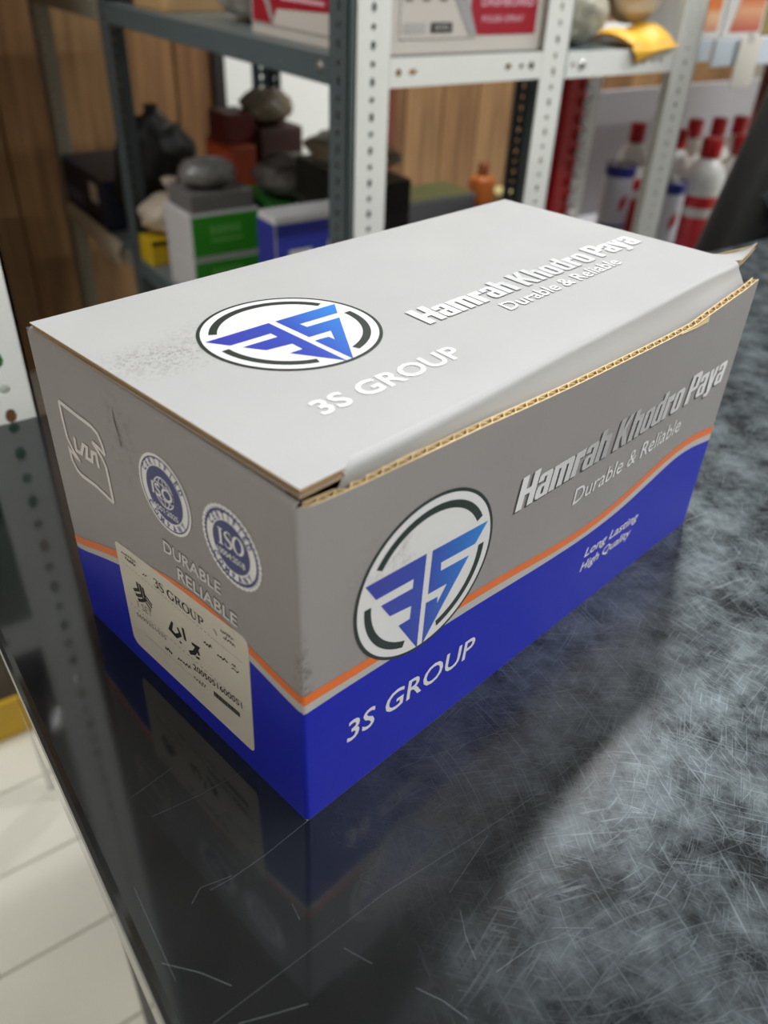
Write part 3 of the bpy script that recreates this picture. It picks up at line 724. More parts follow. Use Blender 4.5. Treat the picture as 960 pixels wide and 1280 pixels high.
def serif_glyph(ch):
    if ch == 'I': return [([(.3,0),(.3,1)], .17), ([(.08,.02),(.52,.02)], .05), ([(.08,.98),(.52,.98)], .05)], .6
    if ch == 'S':
        pts = [(.62,.76),(.56,.93),(.36,.99),(.16,.9),(.1,.74),(.2,.6),(.4,.5),(.58,.38),(.62,.22),(.52,.06),(.32,.0),(.12,.07),(.06,.26)]
        return [(pts, [.03,.07,.07,.1,.14,.17,.18,.17,.14,.1,.07,.07,.03])], .74
    if ch == 'O':
        pts = [(.46+.40*math.cos(t*math.pi/10), .5+.5*math.sin(t*math.pi/10)) for t in range(21)]
        return [(pts, [.06+.12*abs(math.cos(t*math.pi/10)) for t in range(21)])], .96
    if ch == 'G':
        pts = [(.46+.40*math.cos(math.radians(a)), .5+.5*math.sin(math.radians(a))) for a in range(35, 326, 18)]
        return [(pts, [.06+.12*abs(math.cos(math.radians(a))) for a in range(35, 326, 18)]), ([(.78,.05),(.78,.44)], .13), ([(.58,.43),(.95,.43)], .05)], .98
    if ch == 'R': return [([(.2,0),(.2,1)], .15), ([(.04,.02),(.38,.02)], .05), ([(.04,.98),(.4,.98)], .05), ([(.2,.97),(.5,.96),(.66,.85),(.66,.65),(.5,.52),(.25,.5)], [.05,.08,.15,.15,.08,.05]), ([(.4,.5),(.82,.02)], .15), ([(.74,.02),(.96,.02)], .05)], .98
    if ch == 'U': return [([(.2,.98),(.2,.3),(.3,.08),(.48,.0),(.66,.08),(.74,.3),(.74,.98)], [.15,.15,.13,.09,.07,.06,.06]), ([(.04,.98),(.38,.98)], .05), ([(.6,.98),(.9,.98)], .05)], .96
    if ch == 'P': return [([(.2,0),(.2,1)], .15), ([(.04,.02),(.4,.02)], .05), ([(.04,.98),(.4,.98)], .05), ([(.2,.97),(.5,.96),(.68,.84),(.68,.62),(.5,.48),(.25,.46)], [.05,.08,.15,.15,.08,.05])], .8
    if ch == '3':
        pts = [(.08,.78),(.18,.95),(.38,.99),(.56,.88),(.56,.7),(.42,.56),(.28,.53),(.46,.5),(.62,.36),(.6,.14),(.4,.01),(.18,.03),(.05,.18)]
        return [(pts, [.04,.07,.08,.13,.15,.08,.04,.08,.16,.16,.09,.07,.04])], .74
    return [], .4
def serif_text(mb, body, u0, v0, u1, v1, h, off):
    adv = [serif_glyph(c)[1] for c in body]; tot = sum(adv)
    ex = ((u1-u0)/tot, (v1-v0)/tot); x = 0
    for c, a in zip(body, adv):
        for pts, w_ in serif_glyph(c)[0]:
            q = [(u0+(x+p[0])*ex[0], v0+(x+p[0])*ex[1]+p[1]*h) for p in pts]
            s_ = abs(ex[0])*1.15
            strokes(mb, 'L', [q], [k*s_ for k in w_] if isinstance(w_, list) else w_*s_, off)
        x += a
def iso_serif(mb, u, v, w_, h): serif_text(mb, 'ISO', u, v, u-w_, v+1.3, h, .34)
stamp(60.7, 98.4, 13.6, False, '9001:2025', False)
stamp(27.9, 97.7, 13.4, True, '10004:2018', True)
# standards mark: leaf-shaped outline with a small zigzag script
LEAF = [[(122.87,104.82),(122.99,98.17),(122.59,91.0),(120.34,87.5),(118.61,86.02),(115.75,84.13)],[(122.87,104.82),(111.65,104.33),(101.96,104.28),(98.22,103.14),(96.42,99.78),(95.74,96.15)],
 [(95.74,96.15),(98.49,97.08),(103.36,97.72)],[(115.75,84.13),(122.83,86.18),(122.49,81.93),(120.02,78.82),(117.07,77.9),(107.22,78.47),(96.25,77.12)],[(96.25,77.12),(96.28,84.69),(96.59,91.16),(98.56,94.2),(103.3,97.7)],
 [(116.7,93.6),(117.13,88.21),(113.46,88.58),(110.78,93.31),(108.27,93.35),(110.01,88.51),(106.15,88.83),(105.0,93.03),(102.04,93.67),(102.2,88.19)]]
mb = MB(); strokes(mb, 'L', LEAF, 1.6, .22); mb.build('standards_mark', mat('print_pale', (226, 216, 214), .45), side_panel)
# hairline scuff on the side
mb = MB(); strokes(mb, 'L', [[(84.62,117.2),(84.6,114),(84.0,110.5),(82.84,105.2)],[(82.6,104.4),(81.6,102.6)]], [.3,.5,.35,.2], .2) if False else strokes(mb, 'L', [[(84.62,117.2),(84.6,114),(84.0,110.5),(82.84,105.2)]], [.25,.45,.4,.2], .2)
mb.build('scuff', mat('scuff_dark', (50, 42, 38), .7), side_panel)
# ---------------------------------------------------------------- sticker
STK = [(100.98,58.56),(23.84,64.94),(26.18,11.18),(101.16,9.51)]
def rounded(poly, r):
    out = []
    for i, p in enumerate(poly):
        p = Vector(p); a = Vector(poly[i-1]); b_ = Vector(poly[(i+1) % len(poly)])
        d0 = (a-p).normalized(); d1 = (b_-p).normalized(); rr = r[i]
        for k in range(6):
            t = k/5; out.append(tuple((p+d0*rr)*(1-t)**2+p*2*t*(1-t)+(p+d1*rr)*t*t))
    return out
sk = rounded(STK, (1.5, 4.5, 2.2, 4.5))
mb = MB(); poly_to(mb, 'L', [sk], .42)
for i in range(len(sk)):
    a, b_ = sk[i], sk[(i+1) % len(sk)]; mb.quad(LP(*a, .05), LP(*b_, .05), LP(*b_, .42), LP(*a, .42))
sticker = mb.build('label_sticker', mat('sticker_paper', (214, 206, 192), .45, noise=.03, nscale=40), side_panel)
INK = mat('ink_black', (18, 16, 16), .5); INKG = mat('ink_grey', (120, 112, 104), .55)
# sub-parts of the sticker stay on the side panel level to keep three levels
mb = MB(); serif_text(mb, '3S GROUP', 77.0, 53.0, 47.5, 54.0, 3.7, .5); mb.build('sticker_heading', INK, side_panel)
CHEV = [[(89.66,46.51),(89.21,43.1),(93.16,40.77)],[(92.32,39.3),(90.79,39.5),(87.3,41.6),(87.68,46.79)],[(91.13,37.2),(88.3,38.6),(85.4,40.9),(85.9,46.4)],[(87.32,41.0),(82.65,37.91)],[(86.0,42.2),(81.4,39.6)],[(85.0,43.3),(80.97,41.2)]]
mb = MB(); strokes(mb, 'L', CHEV[:3], 1.4, .5); strokes(mb, 'L', CHEV[3:], .9, .5)
PERS = [[(68.28,42.02),(70.58,36.99),(67.06,36.28),(63.96,39.09),(65.19,41.63)],[(61.73,43.79),(61.08,38.32)],[(57.15,39.98),(53.69,40.55),(56.27,36.08),(59.55,33.91)],[(54.44,40.42),(53.26,37.03)],[(65.26,34.79),(64.1,35.1)],[(55.46,34.7),(53.21,35.52)]]
strokes(mb, 'L', PERS[:1]+PERS[2:3], [1.1,1.9,1.9,1.6,1.1], .5); strokes(mb, 'L', PERS[1:2]+PERS[3:4], 1.5, .5); strokes(mb, 'L', PERS[4:], 1.0, .5)
mb.build('sticker_script', INK, side_panel)
mb = MB()
text_on(mb, 'L', '1 SET', (92.2,33.0), (82.3,34.3), (92.2,36.3), .5, .0)
text_on(mb, 'L', '6690251035', (94.4,27.4), (74.6,28.7), (94.4,29.6), .5, .0)
for (a, b_) in (((97.6,51.0),(43.9,52.2)),((43.9,52.2),(27.5,53.0)),((98,31.0),(30,32.5)),((90,20.4),(60,21.4))):
    n = 26
    for i in range(n):
        t0, t1 = i/n, (i+.55)/n
        strokes(mb, 'L', [[(a[0]+(b_[0]-a[0])*t0, a[1]+(b_[1]-a[1])*t0), (a[0]+(b_[0]-a[0])*t1, a[1]+(b_[1]-a[1])*t1)]], .22, .5)
mb.build('sticker_small_print', INKG, side_panel)
mb = MB()
text_on(mb, 'L', '2005051600051', (58.4,26.6), (30.4,29.8), (58.4,29.4), .5, .01)
mb.build('sticker_number', INK, side_panel); mb = MB()
rnd = random.Random(3)
def scribble(u0, v0, u1, v1, h, n, w_):
    pts = []
    for i in range(n+1):
        t = i/n; pts.append((u0+(u1-u0)*t+rnd.uniform(-.25, .25), v0+(v1-v0)*t+(h*rnd.uniform(.3, 1) if i % 2 else -h*rnd.uniform(0, .4))))
    strokes(mb, 'L', [pts], w_, .5)
scribble(76.7,23.2,72,23.8,1.6,7,.5); scribble(68.5,24.0,60,25.4,1.2,10,.4); scribble(59.2,21.6,51.7,22.2,1.8,9,.3)
scribble(48.8,46.4,44.7,46.9,1.3,6,.55); scribble(41.9,45.9,36,46.7,1.0,7,.5); scribble(34.3,45.8,30.2,46.4,.9,3,.4); scribble(33.6,47.6,31.5,48.0,1.0,4,.3)
scribble(97.4,55.6,87.4,56.6,1.0,16,.25); scribble(95,53.9,88,54.6,1.6,12,.35); scribble(84,53.6,81,54.3,.8,3,.35)
scribble(38.2,59.2,31.2,60.0,1.2,12,.3); scribble(37,57.0,31,57.8,1.2,10,.3); scribble(42,57.4,40.5,55.6,.5,2,.4)
mb.build('sticker_notes', INK, side_panel); mb = MB()
for i in range(26):
    u = 46.8-14.2*i/25
    strokes(mb, 'L', [[(u, 22.4+.05*i), (u-.1, 24.9+.05*i)]], .34 if i % 3 else .5, .5)
tag(mb.build('sticker_barcode', INK, side_panel), kind='stuff')
#PART2#
# ================================================================= perforated angle racks
def flange(mb, origin, ew, el, en, width, length, holes, th=.0018):
    """plate from origin, spanning width along ew and length along el, thickness along en; holes: list of (l, half_len_along_l, half_len_along_w)"""
    o = Vector(origin); ew, el, en = Vector(ew), Vector(el), Vector(en)
    cuts = []; last = 0
    P = lambda w_, l, t: o+ew*w_+el*l+en*t
    def plain(l0, l1):
        if l1-l0 < 1e-6: return
        for t in (0, th): mb.quad(P(0, l0, t), P(width, l0, t), P(width, l1, t), P(0, l1, t))
        for w_ in (0, width): mb.quad(P(w_, l0, 0), P(w_, l1, 0), P(w_, l1, th), P(w_, l0, th))
    for (lc, hl, hw, wc) in holes:
        l0, l1 = lc-hl-.0025, lc+hl+.0025
        plain(last, l0); last = l1
        outer = [(0, l0), (wc, l0), (width, l0), (width, lc), (width, l1), (wc, l1), (0, l1), (0, lc)]
        inner = [(wc-hw*.7, lc-hl*.7), (wc, lc-hl), (wc+hw*.7, lc-hl*.7), (wc+hw, lc), (wc+hw*.7, lc+hl*.7), (wc, lc+hl), (wc-hw*.7, lc+hl*.7), (wc-hw, lc)]
        for k in range(8):
            a, b_, c, d = outer[k], outer[(k+1) % 8], inner[(k+1) % 8], inner[k]
            for t in (0, th): mb.quad(P(*a, t), P(*b_, t), P(*c, t), P(*d, t))
            mb.quad(P(*d, 0), P(*c, 0), P(*c, th), P(*d, th))
        for w_ in (0, width): mb.quad(P(w_, l0, 0), P(w_, l1, 0), P(w_, l1, th), P(w_, l0, th))
    plain(last, length)
    for l in (0, length): mb.quad(P(0, l, 0), P(width, l, 0), P(width, l, th), P(0, l, th))
def post_holes(length, wc, pitch=.0178):
    out = []; l = .012; k = 0
    while l < length-.01:
        out.append((l, .0052 if k % 2 == 0 else .0035, .0034, wc)); l += pitch; k += 1
    return out
def post(parent, x, y, sx, sy, m, z0=0., z1=2.0, w=.042, name='post', hx=True, hy=True, wc=None):
    """L-shaped upright: corner at (x,y), flanges towards sx*X and sy*Y"""
    mb = MB(); H = post_holes(z1-z0, w*.5 if wc is None else wc)
    flange(mb, (x, y, z0), (sx, 0, 0), (0, 0, 1), (0, sy, 0), w, z1-z0, H if hx else [])
    flange(mb, (x, y, z0), (0, sy, 0), (0, 0, 1), (sx, 0, 0), w, z1-z0, H if hy else [])
    return mb.build(name, m, parent)
WHITEP = mat('white_enamel', (242, 243, 237), .35, noise=.03, nscale=8)
GREYP = mat('grey_enamel', (86, 99, 102), .4, noise=.06, nscale=10)
SHELFG = mat('shelf_grey', (120, 130, 130), .45)
BOLT = mat('bolt_zinc', (190, 190, 186), .3, metal=.8)
def bolt(parent, p, axis):
    mb = MB()
    M_ = Matrix.Rotation(math.pi/2, 3, 'X') if axis == 'Y' else Matrix.Rotation(-math.pi/2, 3, 'Y')
    mb.lathe([(0, .004), (.0045, .0035), (.006, .001), (.006, 0)], p, 8, M_)
    return mb.build('bolt', BOLT, parent)

# grey rack running away from the counter, end frame white
rk = thing('storage_rack', (.63, 1.1, 0), 'slotted-angle rack with a white end frame and grey long side behind the carton', 'rack')
X0, X1, Y0, Y1 = .469, .80, .694, 1.49
post(rk, .4755, Y0, 1, 1, WHITEP, w=.046, hy=False)
post(rk, .468, .6975, 1, 1, GREYP, w=.0385, hx=False)
post(rk, .8005, Y0, -1, 1, WHITEP, w=.044)
post(rk, X0, Y1, 1, -1, GREYP); post(rk, X1, Y1, -1, -1, GREYP)
post(rk, X0, 1.93, 1, -1, mat('pale_enamel', (150, 146, 132), .45, noise=.1, nscale=9))
for zt, dz in ((.925, .030), (.49, .03), (1.45, .03)):
    # white end beam, grey side beams, shelf tray
    mb = MB(); H = [(.012, .0045, .0045, dz*.5), (.032, .0065, .0035, dz*.5), (.178, .006, .004, dz*.5), (.200, .0035, .0035, dz*.5), (.217, .005, .005, dz*.5)]
    flange(mb, (.5225, Y0+.0005, zt-dz), (0, 0, 1), (1, 0, 0), (0, 1, 0), dz, .234, H); mb.build('end_beam', WHITEP, rk)
    MB().bbox(.4665, .4695, .7365, 1.448, zt-dz, zt, .001, 1).build('side_beam', GREYP, rk)
    MB().bbox(.4665, .4695, 1.492, 1.93, zt-dz, zt, .001, 1).build('side_beam', MATS['pale_enamel'] if zt < 1 else GREYP, rk)
    MB().bbox(.7985, .8015, .7385, 1.448, zt-dz, zt, .001, 1).build('side_beam', GREYP, rk)
    MB().bbox(.4695, .7985, .6975, 1.488, zt-.002, zt, .0008, 1).build('shelf_tray', SHELFG, rk)
    MB().bbox(.4695, .7985, 1.494, 1.92, zt-.002, zt, .0008, 1).build('shelf_tray', SHELFG, rk)
    for yy in (.752,): bolt(rk, (.4665, yy, zt-.012), 'X')
# white rack to its right
rw = thing('storage_rack', (.93, .85, 0), 'white slotted-angle rack with plastic bags on its shelf, right of the spray carton', 'rack')
post(rw, 1.0665, Y0, -1, 1, WHITEP, w=.05)
post(rw, 1.0665, 1.02, -1, -1, GREYP); post(rw, .803, .742, 1, 1, GREYP, w=.016, hx=False, hy=False)
mb = MB(); H = [(.012, .0035, .0035, .015), (.028, .005, .004, .015), (.150, .0045, .0045, .015), (.172, .0035, .0035, .015), (.186, .004, .004, .015)]
flange(mb, (.802, Y0+.001, .893), (0, 0, 1), (1, 0, 0), (0, 1, 0), .03, .2145, H); mb.build('end_beam', WHITEP, rw)
MB().bbox(.803, 1.06, .700, 1.015, .919, .922, .0008, 1).build('shelf_tray', SHELFG, rw)
MB().bbox(1.0635, 1.0665, .745, .975, .893, .922, .001, 1).build('side_beam', WHITEP, rw)
bolt(rw, (.83, Y0+.001, .908), 'Y')

# near-left white rack behind the counter
nl = thing('storage_rack', (-.3, .5, 0), 'white slotted-angle rack at the left edge behind the counter', 'rack')
post(nl, .0105, .332, -1, 1, WHITEP, w=.034, z1=2.2, wc=.0155, hy=False)
post(nl, -.65, .332, 1, 1, WHITEP, w=.034, z1=2.2); post(nl, .0105, .72, -1, -1, WHITEP, w=.034, z1=2.2); post(nl, -.65, .72, 1, -1, WHITEP, w=.034, z1=2.2)
for zt in (.80, .985, 1.30, 1.64):
    mb = MB(); flange(mb, (-.617, .3325, zt-.028), (0, 0, 1), (1, 0, 0), (0, 1, 0), .028, .594, [(.02+.0001*k, .006, .0035, .014) if k == 0 else (.02+.025*k, .006, .0035, .014) for k in range(0, 23)]); mb.build('front_beam', WHITEP, nl)
    MB().bbox(-.645, .006, .337, .715, zt-.003, zt, .001, 1).build('shelf_tray', WHITEP, nl)

# ================================================================= goods
def flapbox(name, loc, size, m, label, cat='carton', group=None, tape=None, rot=0., top=None):
    """carton with bevelled body, top flaps with a seam, optional tape; loc = base centre"""
    sx, sy, sz = size
    t = thing(name, loc, label, cat, group)
    M_ = Matrix.Translation(Vector(loc)) @ Matrix.Rotation(rot, 4, 'Z')
    MB().bbox(-sx/2, sx/2, -sy/2, sy/2, 0, sz-.002, min(.003, sz*.06), 2, M_).build('body', m, t)
    for s in (-1, 1):
        a, b_ = (-sy/2+.001, -.0006) if s < 0 else (.0006, sy/2-.001)
        MB().bbox(-sx/2+.001, sx/2-.001, a, b_, sz-.0022, sz, .0008, 1, M_).build('flap', top or m, t)
    if tape: MB().bbox(-sx/2+.0005, sx/2-.0005, -.02, .02, sz-.0004, sz+.0004, .0003, 1, M_).build('tape', tape, t)
    t['_'] = 0; del t['_']
    return t, M_
def panel(t, M_, name, m, x0, x1, z0, z1, y, parent=None):
    """flat print on the -Y (y=..) face"""
    mb = MB(); mb.face([M_ @ Vector(p) for p in ((x0, y, z0), (x1, y, z0), (x1, y, z1), (x0, y, z1))]); return mb.build(name, m, parent or t)
def panelX(t, M_, name, m, y0, y1, z0, z1, x, parent=None):
    mb = MB(); mb.face([M_ @ Vector(p) for p in ((x, y1, z0), (x, y0, z0), (x, y0, z1), (x, y1, z1))]); return mb.build(name, m, parent or t)
def flat_text(t, name, body, m, o, ex, ey, bold=0.):
    V, F = text_mesh(body, bold); x0 = min(v[0] for v in V); x1 = max(v[0] for v in V)
    o, ex, ey = Vector(o), Vector(ex), Vector(ey); mb = MB()
    mb.v = [tuple(o+ex*((x-x0)/(x1-x0))+ey*(y/CAPH)) for x, y in V]; mb.f = list(F); return mb.build(name, m, t)
CW = mat('carton_white', (214, 206, 198), .5, noise=.03, nscale=12); RED = mat('print_red', (168, 30, 48), .45); GREYINK = mat('print_grey', (120, 118, 118), .5)
# spray carton on the upper shelf: front at y=.703, left side at x=.487
cx0, cx1, cy0, cy1, cz = .487, .785, .7035, .955, .925
sc_, M_ = flapbox('spray_carton', ((cx0+cx1)/2, (cy0+cy1)/2, cz), (cx1-cx0, cy1-cy0, .20), CW, 'white dashboard polish spray carton with crimson panels on the upper rack shelf')
I = Matrix.Identity(4); yf = cy0-.0006
mb = MB()
for (x0, x1, z0, z1) in ((.5385,.5393,.9410,1.02),(.5385,.650,.9410,.9418)): mb.box(x0, x1, yf-.0002, yf, z0, z1)
mb.build('print_border', GREYINK, sc_)
mb = MB(); mb.face([(.650, yf, .944), (.7455, yf, .944), (.7455, yf, 1.03), (.640, yf, 1.03), (.640, yf, .972)]); mb.build('red_panel', RED, sc_)
mb = MB(); mb.face([(.612, yf-.0002, .985), (.634, yf-.0002, .985), (.6395, yf-.0002, .970), (.652, yf-.0002, .944), (.640, yf-.0002, .944), (.622, yf-.0002, .972)]); mb.build('grey_chevron', mat('print_light', (170, 168, 168), .5), sc_)
flat_text(sc_, 'print_title', 'DASHBOARD', mat('print_pink', (232, 180, 190), .5), (.6555, yf-.0004, .9735), (.0840, 0, .000), (0, 0, .0085), .02)
flat_text(sc_, 'print_title', 'POLISH SPRAY', MATS['print_pink'], (.658, yf-.0004, .9570), (.066, 0, 0), (0, 0, .0065), .01)
panel(sc_, I, 'black_box', INK, .583, .614, .9475, .9575, yf-.0002)
flat_text(sc_, 'print_code', '24 PCS', mat('print_offwhite', (225, 220, 215), .5), (.588, yf-.0005, .9500), (.021, 0, 0), (0, 0, .005), .01)
panel(sc_, I, 'grey_box', mat('print_pale_grey', (188, 184, 180), .5), .545, .575, .9475, .9575, yf-.0002)
for k in range(3): panel(sc_, I, 'grey_mark', GREYINK, .546+.024*k, .556+.024*k, .978, .986, yf-.0002)
xl = cx0-.0006
mb = MB(); mb.face([(xl, .949, .941), (xl, .898, .941), (xl, .886, .958), (xl, .765, .962), (xl, .765, 1.02), (xl, .949, 1.02)]); mb.build('red_panel', RED, sc_)
mb = MB(); mb.face([(xl-.0003, .930, .985), (xl-.0003, .915, .985), (xl-.0003, .893, .945), (xl-.0003, .900, .942)]); mb.build('grey_chevron', MATS['print_light'], sc_)
for zz in (.968, .978): panelX(sc_, I, 'print_line', MATS['print_pink'], .775, .875, zz, zz+.004, xl-.0003)
mb = MB(); mb.box(xl-.0002, xl, .72, .955, .9385, .9395); mb.build('print_border', GREYINK, sc_)
# things further along the upper shelf
def bag(name, loc, size, m, label, cat, seed, group=None, amp=.09, knot=True):
    """crumpled filled bag: displaced, flattened blob with a pinched, knotted neck"""
    t = thing(name, loc, label, cat, group)
    rn = random.Random(seed); bm = bmesh.new(); bmesh.ops.create_icosphere(bm, subdivisions=4, radius=1)
    ph = [(Vector((rn.uniform(-1, 1), rn.uniform(-1, 1), rn.uniform(-1, 1))).normalized(), rn.uniform(2, 9), rn.uniform(0, 6)) for _ in range(9)]
    for v in bm.verts:
        d = v.co.normalized(); k = 1+sum(amp/3*math.sin(f_*d.dot(a)*2+p) for a, f_, p in ph)*.6
        p = d*k; z = (p.z+1)/2*size[2]; p.z = max(0, z); 
        sq = 1.0 if p.z > .02 else 1.05
        v.co = Vector((p.x*size[0]/2*sq, p.y*size[1]/2*sq, p.z))
    mb = MB(); mb.add_bm(bm, Matrix.Translation(Vector(loc))); mb.build('bag_body', m, t, smooth=True)
    if knot:
        mb = MB(); c = Vector(loc)+Vector((0, 0, size[2]*.93))
        mb.lathe([(.002, 0), (.008, .004), (.006, .012), (.016, .03), (.012, .032), (.001, .02)], c, 10); mb.build('bag_neck', m, t, smooth=True)
    return t
POLY = mat('poly_bag', (176, 172, 164), .3, noise=.25, nscale=25); POLYD = mat('poly_bag_dark', (84, 80, 76), .35, noise=.4, nscale=20)
bag('plastic_bag', (.585, 1.09, .925), (.17, .16, .12), POLY, 'grey plastic bag of parts behind the spray carton on the upper shelf', 'bag', 2)
flapbox('tan_carton', (.55, 1.30, .925), (.13, .12, .16), mat('tan_board', (196, 158, 112), .6, noise=.06, nscale=10), 'tan cardboard box on the upper shelf beyond the grey bag', tape=mat('tape_brown', (150, 112, 66), .3))
flapbox('dark_carton', (.60, 1.42, .925), (.2, .09, .1), mat('dark_board', (54, 48, 44), .6, noise=.1, nscale=10), 'dark carton at the far end of the upper grey shelf')
# plastic bags and a yellow packet on the white rack
bag('plastic_bag', (.865, .775, .922), (.115, .12, .085), mat('poly_bag_clear', (168, 164, 148), .28, noise=.25, nscale=30), 'clear plastic bag of small parts beside the white post', 'bag', 5)
bag('plastic_bag', (.955, .86, .922), (.15, .16, .14), POLYD, 'dark grey plastic bag at the back of the white rack shelf', 'bag', 8)
bag('plastic_bag', (1.005, .775, .945), (.08, .09, .10), mat('poly_bag_pale', (206, 196, 180), .3, noise=.12, nscale=30), 'pale plastic bag resting on the yellow packet', 'bag', 9)
yp = thing('yellow_packet', (.96, .72, .922), 'yellow paper packet hanging over the edge of the white rack shelf', 'packet')
def packet(s, t):
    x_ = .918+.085*s; base = .923+.012*math.sin(s*3)*t
    if t < .35: # hanging over the beam
        k = t/.35; return (x_+.012*(1-k), .690-.004*math.sin(k*3), .906+(.925-.906)*k + .022*s*(1-k) )
    k = (t-.35)/.65; return (x_, .690+.075*k, .9255+.018*math.sin(k*2.6)*(.5+.5*s)+.004*math.sin(9*s))
mb = MB(); mb.grid(packet, 16, 14); mb.build('paper', mat('yellow_paper', (232, 176, 44), .5, noise=.08, nscale=30), yp, smooth=True)
mb = MB(); mb.grid(lambda s, t: Vector(packet(s, t))+Vector((0, .002 if t < .35 else 0, -.0 if t < .35 else .004)), 16, 14); mb.build('paper_back', MATS['yellow_paper'], yp, smooth=True)

# ---- right display shelf with picture boxes and price tag
ds = thing('display_shelf', (1.5, .85, .90), 'pale shelf carrying white boxes with orange pictures at the top right', 'shelf')
PALE = mat('pale_blue_plastic', (214, 224, 234), .35)
MB().bbox(1.07, 1.145, .728, .733, .897, .927, .0015).build('edge_strip', PALE, ds)
MB().bbox(1.153, 1.75, .728, .733, .889, .927, .0015).build('edge_strip', PALE, ds)
MB().bbox(1.07, 1.75, .733, 1.0, .918, .926, .0015).build('shelf_board', mat('shelf_pale', (196, 196, 194), .5), ds)
post(ds, 1.155, .985, 1, 1, mat('rust_post', (92, 38, 30), .6), w=.014, z0=.80, z1=.918, hx=False, hy=False)
post(ds, 1.74, .99, -1, -1, MATS['rust_post'], w=.03, z0=.530, z1=.918, hx=False, hy=False)
tagm = thing('price_tag', (1.24, .722, .858), 'white paper price tag hanging from the pale shelf edge', 'tag')
mb = MB(); mb.bbox(1.206, 1.262, .7225, .7240, .858, .930, .0006, 1); mb.build('card', mat('tag_paper', (232, 226, 214), .5), tagm)
mb = MB(); mb.bbox(1.226, 1.240, .7215, .727, .922, .934, .0006, 1); mb.build('clip', mat('clip_clear', (200, 200, 196), .2), tagm)
ORP = gradient_mat('picture_orange', [(0, (214, 140, 110)), (.3, (236, 190, 150)), (.5, (226, 120, 50)), (1, (232, 140, 50))], .4, axis=2)
ORP2 = gradient_mat('picture_orange_b', [(0, (190, 80, 70)), (.35, (232, 170, 130)), (.6, (214, 96, 40)), (1, (240, 176, 60))], .4, axis=2)
b1, M_ = flapbox('picture_box', (1.128, .785, .926), (.092, .09, .13), mat('box_white', (224, 220, 216), .45), 'white box with an orange picture, next to the white post', group='white boxes with orange pictures')
panel(b1, M_, 'picture', ORP, -.037, .034, .010, .075, -.0456)
b2, M_ = flapbox('picture_box', (1.228, .785, .926), (.10, .09, .13), MATS['box_white'], 'white box with an orange and yellow picture above the price tag', group='white boxes with orange pictures')
mb = MB(); mb.face([M_ @ Vector(p) for p in ((-.035, -.0456, .008), (.042, -.0456, .008), (.046, -.0456, .09), (-.012, -.0456, .09))]); mb.build('picture', ORP2, b2)
flapbox('khaki_box', (1.335, .80, .926), (.09, .09, .05), mat('khaki', (142, 122, 74), .6, noise=.1, nscale=20), 'low khaki box at the right end of the pale shelf')
flapbox('khaki_box', (1.335, .80, .976), (.085, .085, .05), mat('dark_olive', (40, 40, 22), .6), 'dark box stacked on the low khaki box')

# ---- red display stand with cans and bottles
rs = thing('display_stand', (1.3, .95, 0), 'red and white steel display stand holding bottles and cans', 'stand')
REDP = mat('red_enamel', (200, 26, 40), .35, noise=.05, nscale=10)
MB().bbox(1.000, 1.045, .870, .905, 0, .915, .004).build('red_upright', REDP, rs)
mb = MB()
mb.box(1.050, 1.068, .864, .868, 0, .862)
for k in range(34):
    z = .858-.025*k; mb.bbox(1.034, 1.052, .858, .869, z-.0155, z, .003, 1)
mb.build('slotted_strip', mat('strip_white', (246, 246, 248), .4), rs)
MB().bbox(1.37, 2.2, 1.155, 1.165, .3, .785, .002).build('back_panel', mat('panel_grey', (150, 148, 150), .45), rs)
MB().bbox(1.07, 2.2, .80, 1.154, .515, .53, .002).build('shelf_board', mat('stand_shelf', (176, 174, 176), .5), rs)
MB().bbox(2.16, 2.2, .81, .85, 0, .915, .003).build('red_upright', REDP, rs)
SHZ = .530
def bottle(loc, label, rs_=.98, name='bottle'):
    t = thing(name, loc, label, 'bottle', 'white bottles with red caps on the stand'); c = loc
    pr_ = [(0, 0), (.034, 0), (.038, .004), (.038, .150), (.0365, .163), (.030, .178), (.020, .188), (.0175, .191), (.0165, .200), (0, .200)]
    MB().lathe([(r*rs_, z) for r, z in pr_], c, 24).build('bottle_body', mat('bottle_white', (228, 226, 222), .3), t, smooth=True)
    MB().lathe([(r*rs_, z) for r, z in [(.019, .193), (.0195, .194), (.0195, .222), (.018, .226), (0, .226)]], c, 20).build('cap', mat('cap_red', (176, 22, 34), .35), t, smooth=True)
    MB().lathe([(r*rs_, z) for r, z in [(.0383, .02), (.0385, .021), (.0385, .090), (.0383, .091)]], c, 24).build('label_print', mat('bottle_label', (206, 60, 66), .4), t, smooth=True)
    MB().lathe([(r*rs_, z) for r, z in [(.0384, .108), (.0387, .109), (.0387, .128), (.0384, .129)]], c, 24).build('label_band', mat('bottle_band', (200, 40, 44), .4), t, smooth=True)
    return t
def copy_thing(src, loc, label):
    c = src.copy(); COL.objects.link(c); c.location = loc; c['label'] = label
    for ch in src.children:
        d = ch.copy(); COL.objects.link(d); d.parent = c
    return c
BOTTLES = [(1.3578, 0.8288, 'white red-capped front bottle with a red cap, between the can and the chair'), (1.434, 0.8164, 'white red-capped front bottle beside the black chair'), (1.335, 0.985, 'white red-capped bottle half hidden by the white post'), (1.3671, 0.9106, 'white red-capped bottle just right of the white post'), (1.49, 0.968, 'white red-capped second bottle of the back row from the white post'), (1.553, 0.956, 'white red-capped third bottle of the back row from the white post'), (1.616, 0.95, 'white red-capped fourth bottle of the back row from the white post'), (1.679, 0.952, 'white red-capped rightmost bottle of the back row')]
bt0 = bt1 = None
